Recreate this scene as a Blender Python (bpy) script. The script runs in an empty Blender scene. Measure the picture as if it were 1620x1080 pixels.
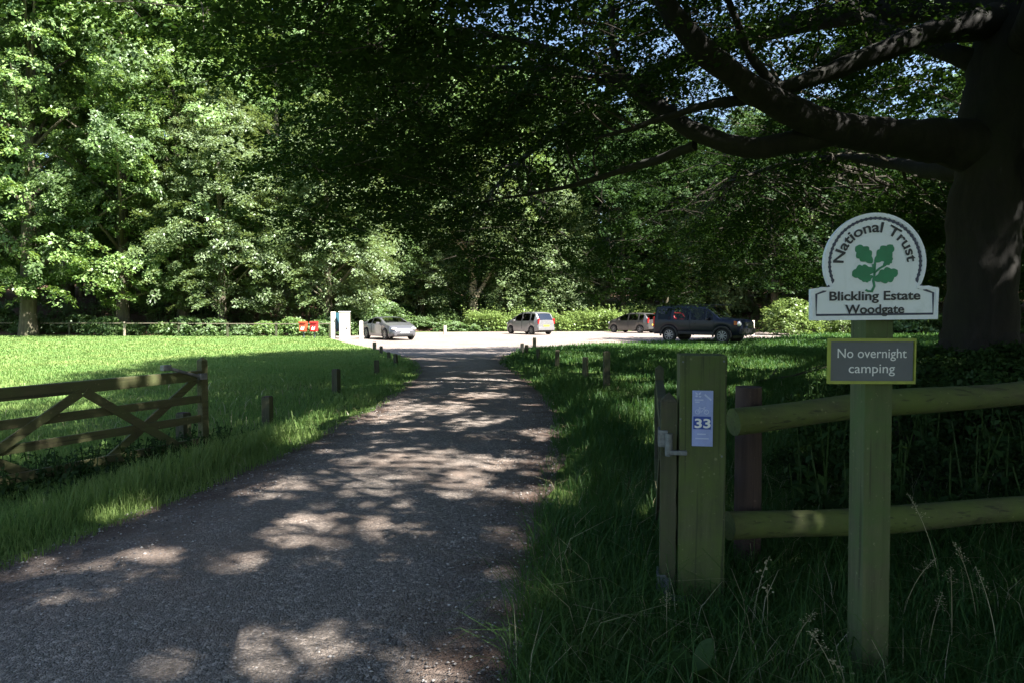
import bpy, bmesh, math, random
import numpy as np
from mathutils import Vector, Matrix, noise as mnoise
random.seed(7); rng = np.random.default_rng(11)
R = math.radians
scene = bpy.context.scene
col = scene.collection

# ------------------------------------------------------------------ camera
EYE = 1.6; F = 1080.0; PITCH = 2.49
cam_d = bpy.data.cameras.new('camera'); cam = bpy.data.objects.new('camera', cam_d); col.objects.link(cam)
cam.location = (0, 0, EYE); cam.rotation_euler = (R(90 - PITCH), 0, 0)
cam_d.lens = 24; cam_d.sensor_width = 36; cam_d.clip_start = 0.05; cam_d.clip_end = 2000
scene.camera = cam
cp, sp_ = math.cos(R(PITCH)), math.sin(R(PITCH))
def P(x, y, Y):                       # photo pixel at distance Y (metres ahead) -> point
    u = (x - 810) / F; v = (540 - y) / F
    d = (u, cp + v * sp_, v * cp - sp_)
    k = Y / d[1]
    return Vector((d[0] * k, Y, EYE + d[2] * k))
def G(x, y):                          # photo pixel on level ground
    u = (x - 810) / F; v = (540 - y) / F
    d = (u, cp + v * sp_, v * cp - sp_)
    k = -EYE / d[2]
    return Vector((d[0] * k, d[1] * k, 0))

# ------------------------------------------------------------------ light and world
SUN_EL = 52; TOSUN = Vector((0.80 * math.cos(R(SUN_EL)), -0.60 * math.cos(R(SUN_EL)), math.sin(R(SUN_EL)))).normalized()
w = bpy.data.worlds.new('World'); scene.world = w; w.use_nodes = True
nt = w.node_tree; bg = nt.nodes['Background']
sky = nt.nodes.new('ShaderNodeTexSky'); sky.sky_type = 'NISHITA'; sky.sun_disc = False
sky.sun_elevation = R(SUN_EL); sky.sun_rotation = math.atan2(TOSUN.x, TOSUN.y)
nt.links.new(sky.outputs[0], bg.inputs[0]); bg.inputs[1].default_value = 0.062
sl = bpy.data.lights.new('sun', 'SUN'); sl.energy = 5.0; sl.angle = R(0.53); sl.color = (1, 0.955, 0.89)
so = bpy.data.objects.new('sun', sl); col.objects.link(so); so.location = (20, -20, 40)
so.rotation_euler = (-TOSUN).to_track_quat('-Z', 'Y').to_euler()
vs = scene.view_settings; vs.view_transform = 'Standard'; vs.look = 'None'; vs.gamma = 1; vs.exposure = 2.35
cy = scene.cycles; cy.max_bounces = 6; cy.diffuse_bounces = 3; cy.glossy_bounces = 3; cy.transmission_bounces = 4
cy.transparent_max_bounces = 8; cy.caustics_reflective = False; cy.caustics_refractive = False

# ------------------------------------------------------------------ materials
def mat(name):
    m = bpy.data.materials.new(name); m.use_nodes = True
    n = m.node_tree.nodes; b = n['Principled BSDF']; return m, m.node_tree, b
def nd(t, kind, **kw):
    x = t.nodes.new(kind)
    for k, v in kw.items(): setattr(x, k, v)
    return x
def ramp(t, src, stops):
    r = nd(t, 'ShaderNodeValToRGB'); e = r.color_ramp.elements
    while len(e) > 1: e.remove(e[-1])
    e[0].position = stops[0][0]; e[0].color = (*stops[0][1], 1)
    for p, c in stops[1:]:
        q = e.new(p); q.color = (*c, 1)
    t.links.new(src, r.inputs[0]); return r.outputs[0]
def noise(t, scale, detail=5, rough=.6, vec=None, dist=0):
    n = nd(t, 'ShaderNodeTexNoise'); n.inputs['Scale'].default_value = scale; n.inputs['Detail'].default_value = detail
    n.inputs['Roughness'].default_value = rough; n.inputs['Distortion'].default_value = dist
    if vec is not None: t.links.new(vec, n.inputs['Vector'])
    return n.outputs[0]
def mapped(t, scale=(1, 1, 1), coord='Object'):
    c = nd(t, 'ShaderNodeTexCoord'); m = nd(t, 'ShaderNodeMapping'); m.inputs['Scale'].default_value = scale
    t.links.new(c.outputs[coord], m.inputs[0]); return m.outputs[0]
def position(t, scale=(1, 1, 1)):
    g = nd(t, 'ShaderNodeNewGeometry'); m = nd(t, 'ShaderNodeMapping'); m.inputs['Scale'].default_value = scale
    t.links.new(g.outputs['Position'], m.inputs[0]); return m.outputs[0]
def mix(t, fac, a, b, blend='MIX'):
    m = nd(t, 'ShaderNodeMix', data_type='RGBA', blend_type=blend)
    for s, v in ((m.inputs[0], fac), (m.inputs[6], a), (m.inputs[7], b)):
        if isinstance(v, (int, float)): s.default_value = v
        elif isinstance(v, tuple): s.default_value = (*v, 1)
        else: t.links.new(v, s)
    return m.outputs[2]
def bump(t, b, h, strength, dist):
    u = nd(t, 'ShaderNodeBump'); u.inputs['Strength'].default_value = strength; u.inputs['Distance'].default_value = dist
    t.links.new(h, u.inputs['Height']); t.links.new(u.outputs[0], b.inputs['Normal'])

def plain(name, c, rough=.5, metal=0, vary=.15, scale=14, bumpy=0):
    m, t, b = mat(name)
    n = noise(t, scale, vec=mapped(t))
    d = tuple(x * (1 - vary) for x in c); l = tuple(min(1, x * (1 + vary)) for x in c)
    t.links.new(ramp(t, n, [(.3, d), (.7, l)]), b.inputs['Base Color'])
    b.inputs['Roughness'].default_value = rough; b.inputs['Metallic'].default_value = metal
    if bumpy: bump(t, b, n, bumpy, .01)
    return m
def wood(name, dark, light, algae=None, grain=(30, 30, 2.2), amount=.5, rough=.85):
    m, t, b = mat(name)
    n = noise(t, 1, 6, .65, mapped(t, grain), .4)
    c = ramp(t, n, [(.3, dark), (.7, light)])
    if algae:
        k = noise(t, 3.2, 5, .7, mapped(t))
        c = mix(t, ramp(t, k, [(.5 - amount * .35, (0, 0, 0)), (.72 - amount * .2, (1, 1, 1))]), c, algae)
    cr = noise(t, 1, 3, .5, mapped(t, tuple(g * (1.5 if g > 5 else .4) for g in grain)), .3)
    c = mix(t, ramp(t, cr, [(.31, (.55, .55, .55)), (.39, (0, 0, 0))]), c, tuple(x * .35 for x in dark))
    lich = nd(t, 'ShaderNodeTexVoronoi'); lich.inputs['Scale'].default_value = 22; t.links.new(mapped(t), lich.inputs['Vector'])
    ls = nd(t, 'ShaderNodeMath', operation='ADD'); t.links.new(lich.outputs['Distance'], ls.inputs[0]); t.links.new(noise(t, 9, 4, .6, mapped(t)), ls.inputs[1])
    c = mix(t, ramp(t, ls.outputs[0], [(.5, (.55, .55, .55)), (.58, (0, 0, 0))]), c, tuple(min(.4, x * 1.9) for x in light))
    sp = noise(t, 60, 3, .6, mapped(t))
    c = mix(t, ramp(t, sp, [(.66, (0, 0, 0)), (.74, (.5, .5, .5))]), c, tuple(x * 2 for x in light))
    t.links.new(c, b.inputs['Base Color']); b.inputs['Roughness'].default_value = rough
    bump(t, b, n, .5, .006); return m
def bark(name, dark, light, moss=None, scale=(5, 5, 1.3)):
    m, t, b = mat(name)
    n = noise(t, 1, 8, .7, mapped(t, scale), .8)
    c = ramp(t, n, [(.3, dark), (.7, light)])
    if moss:
        k = noise(t, 1.1, 6, .7, mapped(t)); c = mix(t, ramp(t, k, [(.5, (0, 0, 0)), (.68, (.8, .8, .8))]), c, moss)
    t.links.new(c, b.inputs['Base Color']); b.inputs['Roughness'].default_value = .9
    bump(t, b, n, .7, .03); return m
def leaf_mat(name, a, bcol, trans, tmix=.38, gloss=.07, rough=.38):
    m = bpy.data.materials.new(name); m.use_nodes = True; t = m.node_tree; t.nodes.clear()
    out = nd(t, 'ShaderNodeOutputMaterial'); g = nd(t, 'ShaderNodeNewGeometry'); oi = nd(t, 'ShaderNodeObjectInfo')
    c = mix(t, g.outputs['Random Per Island'], a, bcol)
    if 'grass' in name:
        p = position(t); c = mix(t, ramp(t, noise(t, .45, 6, .65, p), [(.45, (0, 0, 0)), (.68, (.6, .6, .6))]), c, tuple(x * q for x, q in zip(bcol, (1.35, 1.0, 1.1))))
        c = mix(t, ramp(t, noise(t, 1.7, 5, .7, p), [(.55, (0, 0, 0)), (.7, (.55, .55, .55))]), c, tuple(x * .75 for x in a))
    hs = nd(t, 'ShaderNodeHueSaturation'); mr = nd(t, 'ShaderNodeMapRange')
    mr.inputs[3].default_value = .75; mr.inputs[4].default_value = 1.3
    t.links.new(oi.outputs['Random'], mr.inputs[0]); t.links.new(mr.outputs[0], hs.inputs['Value']); t.links.new(c, hs.inputs['Color'])
    d = nd(t, 'ShaderNodeBsdfDiffuse'); tr = nd(t, 'ShaderNodeBsdfTranslucent'); gl = nd(t, 'ShaderNodeBsdfGlossy')
    t.links.new(hs.outputs[0], d.inputs[0]); tr.inputs[0].default_value = (*trans, 1)
    gl.inputs[0].default_value = (.8, .85, .8, 1); gl.inputs[1].default_value = rough
    m1 = nd(t, 'ShaderNodeMixShader'); m1.inputs[0].default_value = tmix
    t.links.new(d.outputs[0], m1.inputs[1]); t.links.new(tr.outputs[0], m1.inputs[2])
    m2 = nd(t, 'ShaderNodeMixShader'); m2.inputs[0].default_value = gloss
    t.links.new(m1.outputs[0], m2.inputs[1]); t.links.new(gl.outputs[0], m2.inputs[2])
    t.links.new(m2.outputs[0], out.inputs[0]); return m
def glass_mat(name, tint=(.5, .55, .6), refl=.25):
    m = bpy.data.materials.new(name); m.use_nodes = True; t = m.node_tree; t.nodes.clear()
    out = nd(t, 'ShaderNodeOutputMaterial'); tr = nd(t, 'ShaderNodeBsdfTransparent'); gl = nd(t, 'ShaderNodeBsdfGlossy')
    tr.inputs[0].default_value = (*tint, 1); gl.inputs[1].default_value = .03
    fr = nd(t, 'ShaderNodeFresnel'); fr.inputs[0].default_value = 1.5
    ad = nd(t, 'ShaderNodeMath', operation='ADD'); ad.inputs[1].default_value = refl; t.links.new(fr.outputs[0], ad.inputs[0])
    mx = nd(t, 'ShaderNodeMixShader'); t.links.new(ad.outputs[0], mx.inputs[0])
    t.links.new(tr.outputs[0], mx.inputs[1]); t.links.new(gl.outputs[0], mx.inputs[2]); t.links.new(mx.outputs[0], out.inputs[0]); return m
def paint(name, c, metal=.3, rough=.32):
    m, t, b = mat(name); n = noise(t, 6, vec=mapped(t))
    t.links.new(ramp(t, n, [(.3, tuple(x * .86 for x in c)), (.7, c)]), b.inputs['Base Color'])
    b.inputs['Metallic'].default_value = metal; b.inputs['Roughness'].default_value = rough
    b.inputs['Coat Weight'].default_value = .15 if c[0] < .02 else .5; b.inputs['Coat Roughness'].default_value = .08
    if c[0] < .02: b.inputs['Specular IOR Level'].default_value = .22
    return m

M = {}
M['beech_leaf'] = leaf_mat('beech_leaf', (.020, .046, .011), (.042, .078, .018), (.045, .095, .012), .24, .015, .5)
M['wood_leaf'] = leaf_mat('wood_leaf', (.082, .158, .046), (.16, .245, .088), (.155, .25, .06), .42, .05, .5)
M['pale_leaf'] = leaf_mat('pale_leaf', (.11, .178, .065), (.185, .255, .105), (.19, .25, .06), .4, .05, .5)
M['bright_leaf'] = leaf_mat('bright_leaf', (.10, .192, .046), (.182, .275, .082), (.19, .27, .045), .38, .05, .5)
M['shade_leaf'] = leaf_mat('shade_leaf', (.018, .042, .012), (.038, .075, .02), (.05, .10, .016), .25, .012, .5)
M['nettle_leaf'] = leaf_mat('nettle_leaf', (.12, .19, .05), (.20, .27, .085), (.2, .28, .06), .4, .03)
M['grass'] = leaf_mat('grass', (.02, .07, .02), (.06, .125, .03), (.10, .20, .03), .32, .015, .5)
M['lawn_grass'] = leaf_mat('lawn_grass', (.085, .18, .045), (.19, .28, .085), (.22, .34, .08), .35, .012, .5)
M['straw'] = leaf_mat('straw', (.32, .29, .15), (.45, .41, .25), (.4, .36, .2), .3, .05)
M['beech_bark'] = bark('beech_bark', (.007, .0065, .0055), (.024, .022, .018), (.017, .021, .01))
M['wood_bark'] = bark('wood_bark', (.05, .042, .028), (.15, .13, .085), (.07, .085, .035))
M['pale_bark'] = bark('pale_bark', (.10, .085, .05), (.27, .235, .15), None)
M['twig'] = plain('twig', (.05, .043, .03), .9)
M['post_green'] = wood('post_green', (.032, .034, .018), (.115, .12, .06), (.08, .112, .026), amount=.6)
M['rail_green'] = wood('rail_green', (.035, .034, .018), (.12, .125, .055), (.095, .13, .028), grain=(2.2, 30, 30), amount=.6)
M['sign_post_wood'] = wood('sign_post_wood', (.055, .055, .028), (.135, .14, .07), (.075, .115, .034), amount=.5)
M['brown_wood'] = wood('brown_wood', (.032, .02, .016), (.075, .048, .038), None)
M['old_wood'] = wood('old_wood', (.032, .03, .018), (.082, .075, .045), (.06, .075, .028), amount=.4)
M['gate_wood'] = wood('gate_wood', (.045, .04, .02), (.13, .115, .055), (.085, .098, .034), grain=(2.2, 30, 30), amount=.5)
M['pale_wood'] = wood('pale_wood', (.33, .28, .2), (.5, .44, .33), None)
M['dull_rail'] = wood('dull_rail', (.14, .12, .08), (.26, .225, .16), None)
M['galvanised'] = plain('galvanised', (.17, .185, .195), .5, .6, .3, 40)
m, t, b = mat('sign_white'); p = mapped(t)
c = mix(t, ramp(t, noise(t, 9, 8, .72, p), [(.56, (0, 0, 0)), (.74, (.55, .55, .55))]), (.76, .80, .81), (.50, .55, .50))
c = mix(t, ramp(t, noise(t, 1, 6, .7, mapped(t, (22, 22, 3))), [(.6, (0, 0, 0)), (.8, (.35, .35, .35))]), c, (.45, .50, .46))
t.links.new(c, b.inputs['Base Color']); b.inputs['Roughness'].default_value = .38; M['sign_white'] = m
M['sign_rim'] = plain('sign_rim', (.78, .81, .84), .4, 0, .06, 30)
M['navy'] = plain('navy', (.018, .025, .06), .45)
M['ink'] = plain('ink', (.012, .013, .016), .5)
M['oak_green'] = plain('oak_green', (.014, .205, .08), .5)
M['slate'] = plain('slate', (.105, .115, .125), .5, 0, .06)
M['lime'] = plain('lime', (.30, .34, .045), .5)
M['white'] = plain('white', (.8, .8, .78), .45, 0, .05)
M['plaque_blue'] = plain('plaque_blue', (.30, .36, .66), .4, 0, .12, 12)
M['plaque_pale'] = plain('plaque_pale', (.52, .58, .78), .4, 0, .05)
M['royal_blue'] = plain('royal_blue', (.018, .06, .33), .4)
M['red_plastic'] = plain('red_plastic', (.62, .022, .02), .4)
M['orange_plastic'] = plain('orange_plastic', (.62, .07, .03), .4)
M['cream'] = plain('cream', (.68, .63, .55), .6)
M['teal'] = plain('teal', (.018, .075, .10), .5)
M['rubber'] = plain('rubber', (.018, .018, .018), .85)
M['black_plastic'] = plain('black_plastic', (.012, .012, .013), .6)
M['alloy'] = plain('alloy', (.22, .225, .235), .35, .8)
M['chrome_lamp'] = plain('chrome_lamp', (.75, .76, .78), .12, .3)
M['red_lamp'] = plain('red_lamp', (.5, .012, .012), .2)
M['amber_lamp'] = plain('amber_lamp', (.6, .13, .02), .2)
M['yellow_plate'] = plain('yellow_plate', (.6, .45, .05), .5)
M['car_glass'] = glass_mat('car_glass', (.42, .46, .48), -.02)
M['screen_glass'] = glass_mat('screen_glass', (.4, .44, .46), .22)
M['car_silver'] = paint('car_silver', (.24, .24, .245), .4)
M['car_grey'] = paint('car_grey', (.085, .082, .08), .4)
M['car_pewter'] = paint('car_pewter', (.12, .12, .132), .4)
M['car_navy'] = paint('car_navy', (.003, .0052, .017), .0, .28)
M['car_red'] = paint('car_red', (.5, .02, .015), .2)

def ground_mats():
    m, t, b = mat('turf'); p = position(t)
    n = noise(t, 1.3, 6, .65, p); f = noise(t, 38, 4, .7, p)
    c = mix(t, f, (.04, .085, .018), (.12, .18, .05))
    c = mix(t, ramp(t, n, [(.42, (0, 0, 0)), (.7, (.55, .55, .55))]), c, (.10, .145, .035))
    t.links.new(c, b.inputs['Base Color']); b.inputs['Roughness'].default_value = 1; b.inputs['Specular IOR Level'].default_value = .1
    bump(t, b, f, .8, .04); M['turf'] = m
    def gravel(name, light, dirt, dirt_amt):
        m, t, b = mat(name); p = position(t)
        v = nd(t, 'ShaderNodeTexVoronoi'); v.inputs['Scale'].default_value = 46; t.links.new(p, v.inputs['Vector'])
        v2 = nd(t, 'ShaderNodeTexVoronoi'); v2.inputs['Scale'].default_value = 105; t.links.new(p, v2.inputs['Vector'])
        sp1 = nd(t, 'ShaderNodeSeparateColor'); t.links.new(v.outputs['Color'], sp1.inputs[0])
        sp2 = nd(t, 'ShaderNodeSeparateColor'); t.links.new(v2.outputs['Color'], sp2.inputs[0])
        k = tuple(x * .3 for x in light); h = tuple(min(.85, x * 2.3) for x in light)
        c1 = ramp(t, sp1.outputs[0], [(0, k), (.4, light), (.82, light), (.9, h)])
        c2 = ramp(t, sp2.outputs[0], [(0, k), (.5, light), (.85, light), (.95, h)])
        c = mix(t, .5, c1, c2)
        big = noise(t, .55, 6, .65, p); mid = noise(t, 3.5, 5, .7, p)
        c = mix(t, ramp(t, big, [(.5 - dirt_amt, (0, 0, 0)), (.66, (.75, .75, .75))]), c, dirt)
        c = mix(t, ramp(t, mid, [(.45, (0, 0, 0)), (.75, (.5, .5, .5))]), c, tuple(x * .55 for x in light))
        ea = nd(t, 'ShaderNodeAttribute'); ea.attribute_name = 'edge'
        mu = nd(t, 'ShaderNodeMath', operation='MULTIPLY'); t.links.new(ea.outputs['Fac'], mu.inputs[0]); t.links.new(noise(t, 2.2, 6, .7, p), mu.inputs[1])
        c = mix(t, ramp(t, mu.outputs[0], [(.2, (0, 0, 0)), (.5, (.9, .9, .9))]), c, (.085, .05, .035))
        t.links.new(c, b.inputs['Base Color']); b.inputs['Roughness'].default_value = .8
        d = nd(t, 'ShaderNodeMath', operation='ADD'); t.links.new(v.outputs['Distance'], d.inputs[0]); t.links.new(v2.outputs['Distance'], d.inputs[1])
        u = nd(t, 'ShaderNodeBump'); u.invert = True; u.inputs['Strength'].default_value = .9; u.inputs['Distance'].default_value = .012
        t.links.new(d.outputs[0], u.inputs['Height']); t.links.new(u.outputs[0], b.inputs['Normal']); return m
    M['gravel_road'] = gravel('gravel_road', (.235, .198, .168), (.20, .135, .098), .04)
    M['gravel_park'] = gravel('gravel_park', (.25, .21, .185), (.20, .155, .125), .06)
    m, t, b = mat('stone'); g = nd(t, 'ShaderNodeNewGeometry')
    t.links.new(ramp(t, g.outputs['Random Per Island'], [(0, (.06, .055, .052)), (.6, (.21, .19, .18)), (1, (.5, .47, .44))]), b.inputs['Base Color'])
    b.inputs['Roughness'].default_value = .75; M['stone'] = m
    m, t, b = mat('leaf_litter'); p = position(t)
    f = noise(t, 22, 4, .7, p); n = noise(t, .8, 5, .6, p)
    c = ramp(t, f, [(.3, (.05, .026, .016)), (.7, (.19, .105, .068))])
    c = mix(t, ramp(t, n, [(.55, (0, 0, 0)), (.7, (.7, .7, .7))]), c, (.035, .06, .018))
    t.links.new(c, b.inputs['Base Color']); b.inputs['Roughness'].default_value = .9; bump(t, b, f, .8, .05); M['leaf_litter'] = m
ground_mats()

# ------------------------------------------------------------------ object helpers
def tag(o, label=None, cat=None, group=None, kind=None):
    if label: o['label'] = label
    if cat: o['category'] = cat
    if group: o['group'] = group
    if kind: o['kind'] = kind
    return o
def empty(name, loc=(0, 0, 0), rz=0, label=None, cat=None, group=None):
    o = bpy.data.objects.new(name, None); col.objects.link(o); o.location = loc; o.rotation_euler = (0, 0, rz)
    o.empty_display_size = .2
    return tag(o, label, cat, group)
def link(name, me, m=None, parent=None):
    o = bpy.data.objects.new(name, me); col.objects.link(o)
    if m is not None and not me.materials: me.materials.append(m)
    if parent: o.parent = parent
    return o
def copy_tree(o, parent=None):
    c = o.copy(); col.objects.link(c)
    if parent: c.parent = parent
    for ch in list(o.children): copy_tree(ch, c)
    return c
class MB:
    """collects shapes for ONE mesh object"""
    def __init__(s): s.v = []; s.f = []
    def add(s, v, f):
        n = len(s.v); s.v += [tuple(p) for p in v]; s.f += [tuple(i + n for i in q) for q in f]; return s
    def box(s, c, d, rot=None, bev=0):
        bm = bmesh.new(); bmesh.ops.create_cube(bm, size=1)
        bmesh.ops.scale(bm, vec=d, verts=bm.verts)
        if bev: bmesh.ops.bevel(bm, geom=bm.edges[:], offset=bev, segments=2, affect='EDGES', profile=.6)
        if rot is not None: bmesh.ops.transform(bm, matrix=rot, verts=bm.verts)
        bmesh.ops.translate(bm, vec=c, verts=bm.verts)
        return s.bm(bm)
    def lump(s, a=.05, f=1.4, b=.018, g=5.0):
        s.v = [tuple(Vector(p) + mnoise.noise_vector(Vector(p) * f) * a + mnoise.noise_vector(Vector(p) * g) * b) for p in s.v]; return s
    def bm(s, bm):
        bm.verts.index_update(); s.add([v.co[:] for v in bm.verts], [[v.index for v in f.verts] for f in bm.faces]); bm.free(); return s
    def tube(s, pts, rad, seg=10, cap=True, flat=None):
        pts = [Vector(p) for p in pts]; n = len(pts)
        if not hasattr(rad, '__len__'): rad = [rad] * n
        ref = None; rings = []
        for i, p in enumerate(pts):
            t = (pts[min(i + 1, n - 1)] - pts[max(i - 1, 0)]).normalized()
            if ref is None:
                ref = t.orthogonal().normalized()
            ref = (ref - t * ref.dot(t)).normalized(); b = t.cross(ref)
            ring = []
            for k in range(seg):
                a = 2 * math.pi * k / seg; ring.append(p + (ref * math.cos(a) + b * math.sin(a)) * rad[i])
            rings.append(ring)
        v = [q for r in rings for q in r]; f = []
        for i in range(n - 1):
            for k in range(seg):
                k2 = (k + 1) % seg; f.append((i * seg + k, i * seg + k2, (i + 1) * seg + k2, (i + 1) * seg + k))
        if cap: f += [tuple(range(seg - 1, -1, -1)), tuple((n - 1) * seg + k for k in range(seg))]
        return s.add(v, f)
    def beam(s, a, b, w_, h_, up=(0, 0, 1), bev=.004):
        a, b = Vector(a), Vector(b); x = (b - a); L = x.length; x.normalize()
        y = Vector(up).cross(x).normalized(); z = x.cross(y)
        m = Matrix((x, y, z)).transposed().to_4x4()
        return s.box((a + b) / 2, (L, w_, h_), m, bev)
    def prism(s, poly, y0, y1):        # polygon in x,z extruded along y
        bm = bmesh.new(); vs_ = [bm.verts.new((p[0], y0, p[1])) for p in poly]; f = bm.faces.new(vs_)
        r = bmesh.ops.extrude_face_region(bm, geom=[f]); bmesh.ops.translate(bm, vec=(0, y1 - y0, 0), verts=[g for g in r['geom'] if isinstance(g, bmesh.types.BMVert)])
        bmesh.ops.triangulate(bm, faces=[q for q in bm.faces if len(q.verts) > 4]); bmesh.ops.recalc_face_normals(bm, faces=bm.faces)
        return s.bm(bm)
    def strip(s, path, wd, y0, y1, closed=False):    # ribbon along a path in x,z, from depth y0 to y1
        n = len(path); L = []; Rr = []
        for i in range(n):
            a = path[(i - 1) % n] if (closed or i) else path[0]; b = path[(i + 1) % n] if (closed or i < n - 1) else path[-1]
            dx, dz = b[0] - a[0], b[1] - a[1]; l = math.hypot(dx, dz) or 1
            nx, nz = -dz / l * wd / 2, dx / l * wd / 2
            L.append((path[i][0] + nx, path[i][1] + nz)); Rr.append((path[i][0] - nx, path[i][1] - nz))
        v = [(p[0], y, p[1]) for y in (y0, y1) for side in (L, Rr) for p in side]; f = []
        for i in range(n if closed else n - 1):
            j = (i + 1) % n; A, B, C_, D = i, j, n + j, n + i; o = 2 * n
            f += [(A, B, C_, D), (o + A, o + D, o + C_, o + B), (A, o + A, o + B, B), (D, C_, o + C_, o + D)]
        return s.add(v, f)
    def build(s, name, m, parent=None, smooth=None):
        me = bpy.data.meshes.new(name); me.from_pydata(s.v, [], s.f); me.update()
        if smooth is not None:
            me.polygons.foreach_set('use_smooth', [True] * len(me.polygons))
            me.set_sharp_from_angle(angle=R(smooth))
        return link(name, me, m, parent)
def np_mesh(name, V, Fq):
    V = np.asarray(V, np.float32); Fq = np.asarray(Fq, np.int32); k = Fq.shape[1]
    me = bpy.data.meshes.new(name); me.vertices.add(len(V)); me.vertices.foreach_set('co', V.ravel())
    me.loops.add(Fq.size); me.loops.foreach_set('vertex_index', Fq.ravel())
    me.polygons.add(len(Fq)); me.polygons.foreach_set('loop_start', np.arange(0, Fq.size, k, dtype=np.int32))
    me.update(calc_edges=True); return me
def unit(a): return a / np.maximum(np.linalg.norm(a, axis=-1, keepdims=True), 1e-9)
def leaves(C, N, A, L, W, fold=.18):
    """one pointed leaf face per centre: normals N, long axis A"""
    N = unit(N); A = unit(A - N * (A * N).sum(1, keepdims=True)); B = np.cross(N, A)
    L = L[:, None]; W = W[:, None]
    V = np.stack([C - A * L * .5, C + B * W * .5 - A * L * .06 + N * W * fold, C + A * L * .5 - N * L * .08, C - B * W * .5 - A * L * .06 + N * W * fold], 1)
    return V.reshape(-1, 3), np.arange(len(C) * 4).reshape(-1, 4)
def text_bm(body, size, bold=0.0):
    cu = bpy.data.curves.new('lettering', 'FONT'); cu.body = body; cu.size = size; cu.align_x = 'CENTER'; cu.offset = bold
    cu.resolution_u = 4
    o = bpy.data.objects.new('lettering', cu); col.objects.link(o)
    dg = bpy.context.evaluated_depsgraph_get(); dg.update()
    me = bpy.data.meshes.new_from_object(o.evaluated_get(dg)); bpy.data.objects.remove(o); bpy.data.curves.remove(cu)
    v = [tuple(p.co) for p in me.vertices]; f = [tuple(p.vertices) for p in me.polygons]; bpy.data.meshes.remove(me); return v, f
def text_flat(mb, body, width, cx, base, y, bold=0, cap=None, bend=None):
    """lettering in x,z at depth y (towards the viewer is -y), fitted to a width"""
    v, f = text_bm(body, 1.0, bold)
    x0 = min(p[0] for p in v); x1 = max(p[0] for p in v); k = width / (x1 - x0); xm = (x0 + x1) / 2
    kz = k if cap is None else cap / .73
    out = []
    for p in v:
        X = (p[0] - xm) * k; Z = p[1] * kz
        if bend:
            (bx, bz, br) = bend; a = math.pi / 2 - X / br
            out.append((bx + (br + Z) * math.cos(a), y, bz + (br + Z) * math.sin(a)))
        else: out.append((cx + X, y, base + Z))
    mb.add(out, f)

exec_order = []
# ------------------------------------------------------------------ the setting
RY = [-10, 0, 2.94, 4.25, 6.0, 7, 8.8, 11.75, 14.5, 17.8, 21, 25]
RXL = [-5.0, -3.95, -3.5, -3.22, -2.86, -2.68, -2.5, -2.3, -2.32, -2.5, -3.0, -4.2]
RYR = [-10, 0, 2.94, 4.3, 6.47, 8.8, 10.3, 13.6, 17.8, 21, 25]
RXR = [-.9, -.1, .12, .22, .42, .65, .77, .63, .16, -.28, -.22]
PARK = [(-4.2, 24.9), (-6.0, 29.5), (-8.0, 33.5), (-10.6, 40), (-12.2, 46), (-9, 52.5), (0, 54.5), (10, 55), (19, 54.5), (20.5, 47), (15, 39.6), (10.5, 37.2), (7.5, 35.3), (4.3, 33.3), (.9, 30.0), (-.22, 24.9)]
def wob(y, s): return .07 * math.sin(y * 2.3 + s) + .05 * math.sin(y * 5.1 + 2 * s)
def sheet(name, poly, z, m, res=None):
    bm = bmesh.new(); bm.faces.new([bm.verts.new((x, y, z)) for x, y in poly]); bmesh.ops.triangulate(bm, faces=bm.faces[:])
    me = bpy.data.meshes.new(name); bm.to_mesh(me); bm.free(); me.materials.append(m)
    return tag(link(name, me), kind='structure')
sheet('ground', [(-300, -120), (300, -120), (300, 380), (-300, 380)], 0, M['turf'])
ys = np.arange(-10, 25.3, .35)
rl = [(np.interp(y, RY, RXL) + wob(y, 1), y) for y in ys]; rr = [(np.interp(y, RYR, RXR) + wob(y, 4), y) for y in ys]
V = [(x, y, .006 + .02 * q) for y, a, b in zip(ys, rl, rr) for q, x in ((0, a[0]), (1, a[0] * .7 + b[0] * .3), (1, a[0] * .3 + b[0] * .7), (0, b[0]))]
Fq = [(4 * i + k, 4 * i + k + 1, 4 * i + k + 5, 4 * i + k + 4) for i in range(len(ys) - 1) for k in range(3)]
me = np_mesh('road', V, Fq); me.polygons.foreach_set('use_smooth', [True] * len(Fq)); at_ = me.attributes.new('edge', 'FLOAT', 'POINT'); at_.data.foreach_set('value', np.tile(np.array([1, .15, .1, 1], np.float32), len(ys)))
tag(link('road', me, M['gravel_road']), kind='structure')
sheet('car_park', PARK, .012, M['gravel_park'])
def forest_edge(x): return np.interp(x, [-60, -12, -8, 0, 16, 22, 30, 60], [44, 46, 54.5, 56.5, 56.5, 50, 46, 44])
gx, gy = np.meshgrid(np.linspace(-150, 150, 151), np.linspace(38, 190, 96))
d = gy - forest_edge(gx)
gz = np.where(d < 0, -.25 + np.clip(d, -3, 0) * .1, np.clip(d, 0, 1) * .3 - .25 + 3.4 * (1 - np.exp(-np.clip(d, 0, 200) / 14)) + np.clip(d - 20, 0, 90) * .09)
gz = gz + np.where(d > 1, .18 * np.sin(gx * .9) * np.cos(gy * .7) + .1 * rng.normal(size=gx.shape), 0)
V = np.stack([gx.ravel(), gy.ravel(), gz.ravel()], 1); ii = np.arange(95)[:, None] * 151 + np.arange(150)[None]
Fq = np.stack([ii, ii + 1, ii + 152, ii + 151], -1).reshape(-1, 4)
me = np_mesh('forest_floor', V, Fq); me.polygons.foreach_set('use_smooth', [True] * len(Fq)); tag(link('forest_floor', me, M['leaf_litter']), kind='structure')
def floor_z(x, y):
    d = y - float(forest_edge(x))
    return 0 if d < .3 else max(0, min(d, 1) * .3 - .25 + 3.4 * (1 - math.exp(-d / 14)) + min(90, max(0, d - 20)) * .09)
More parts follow.
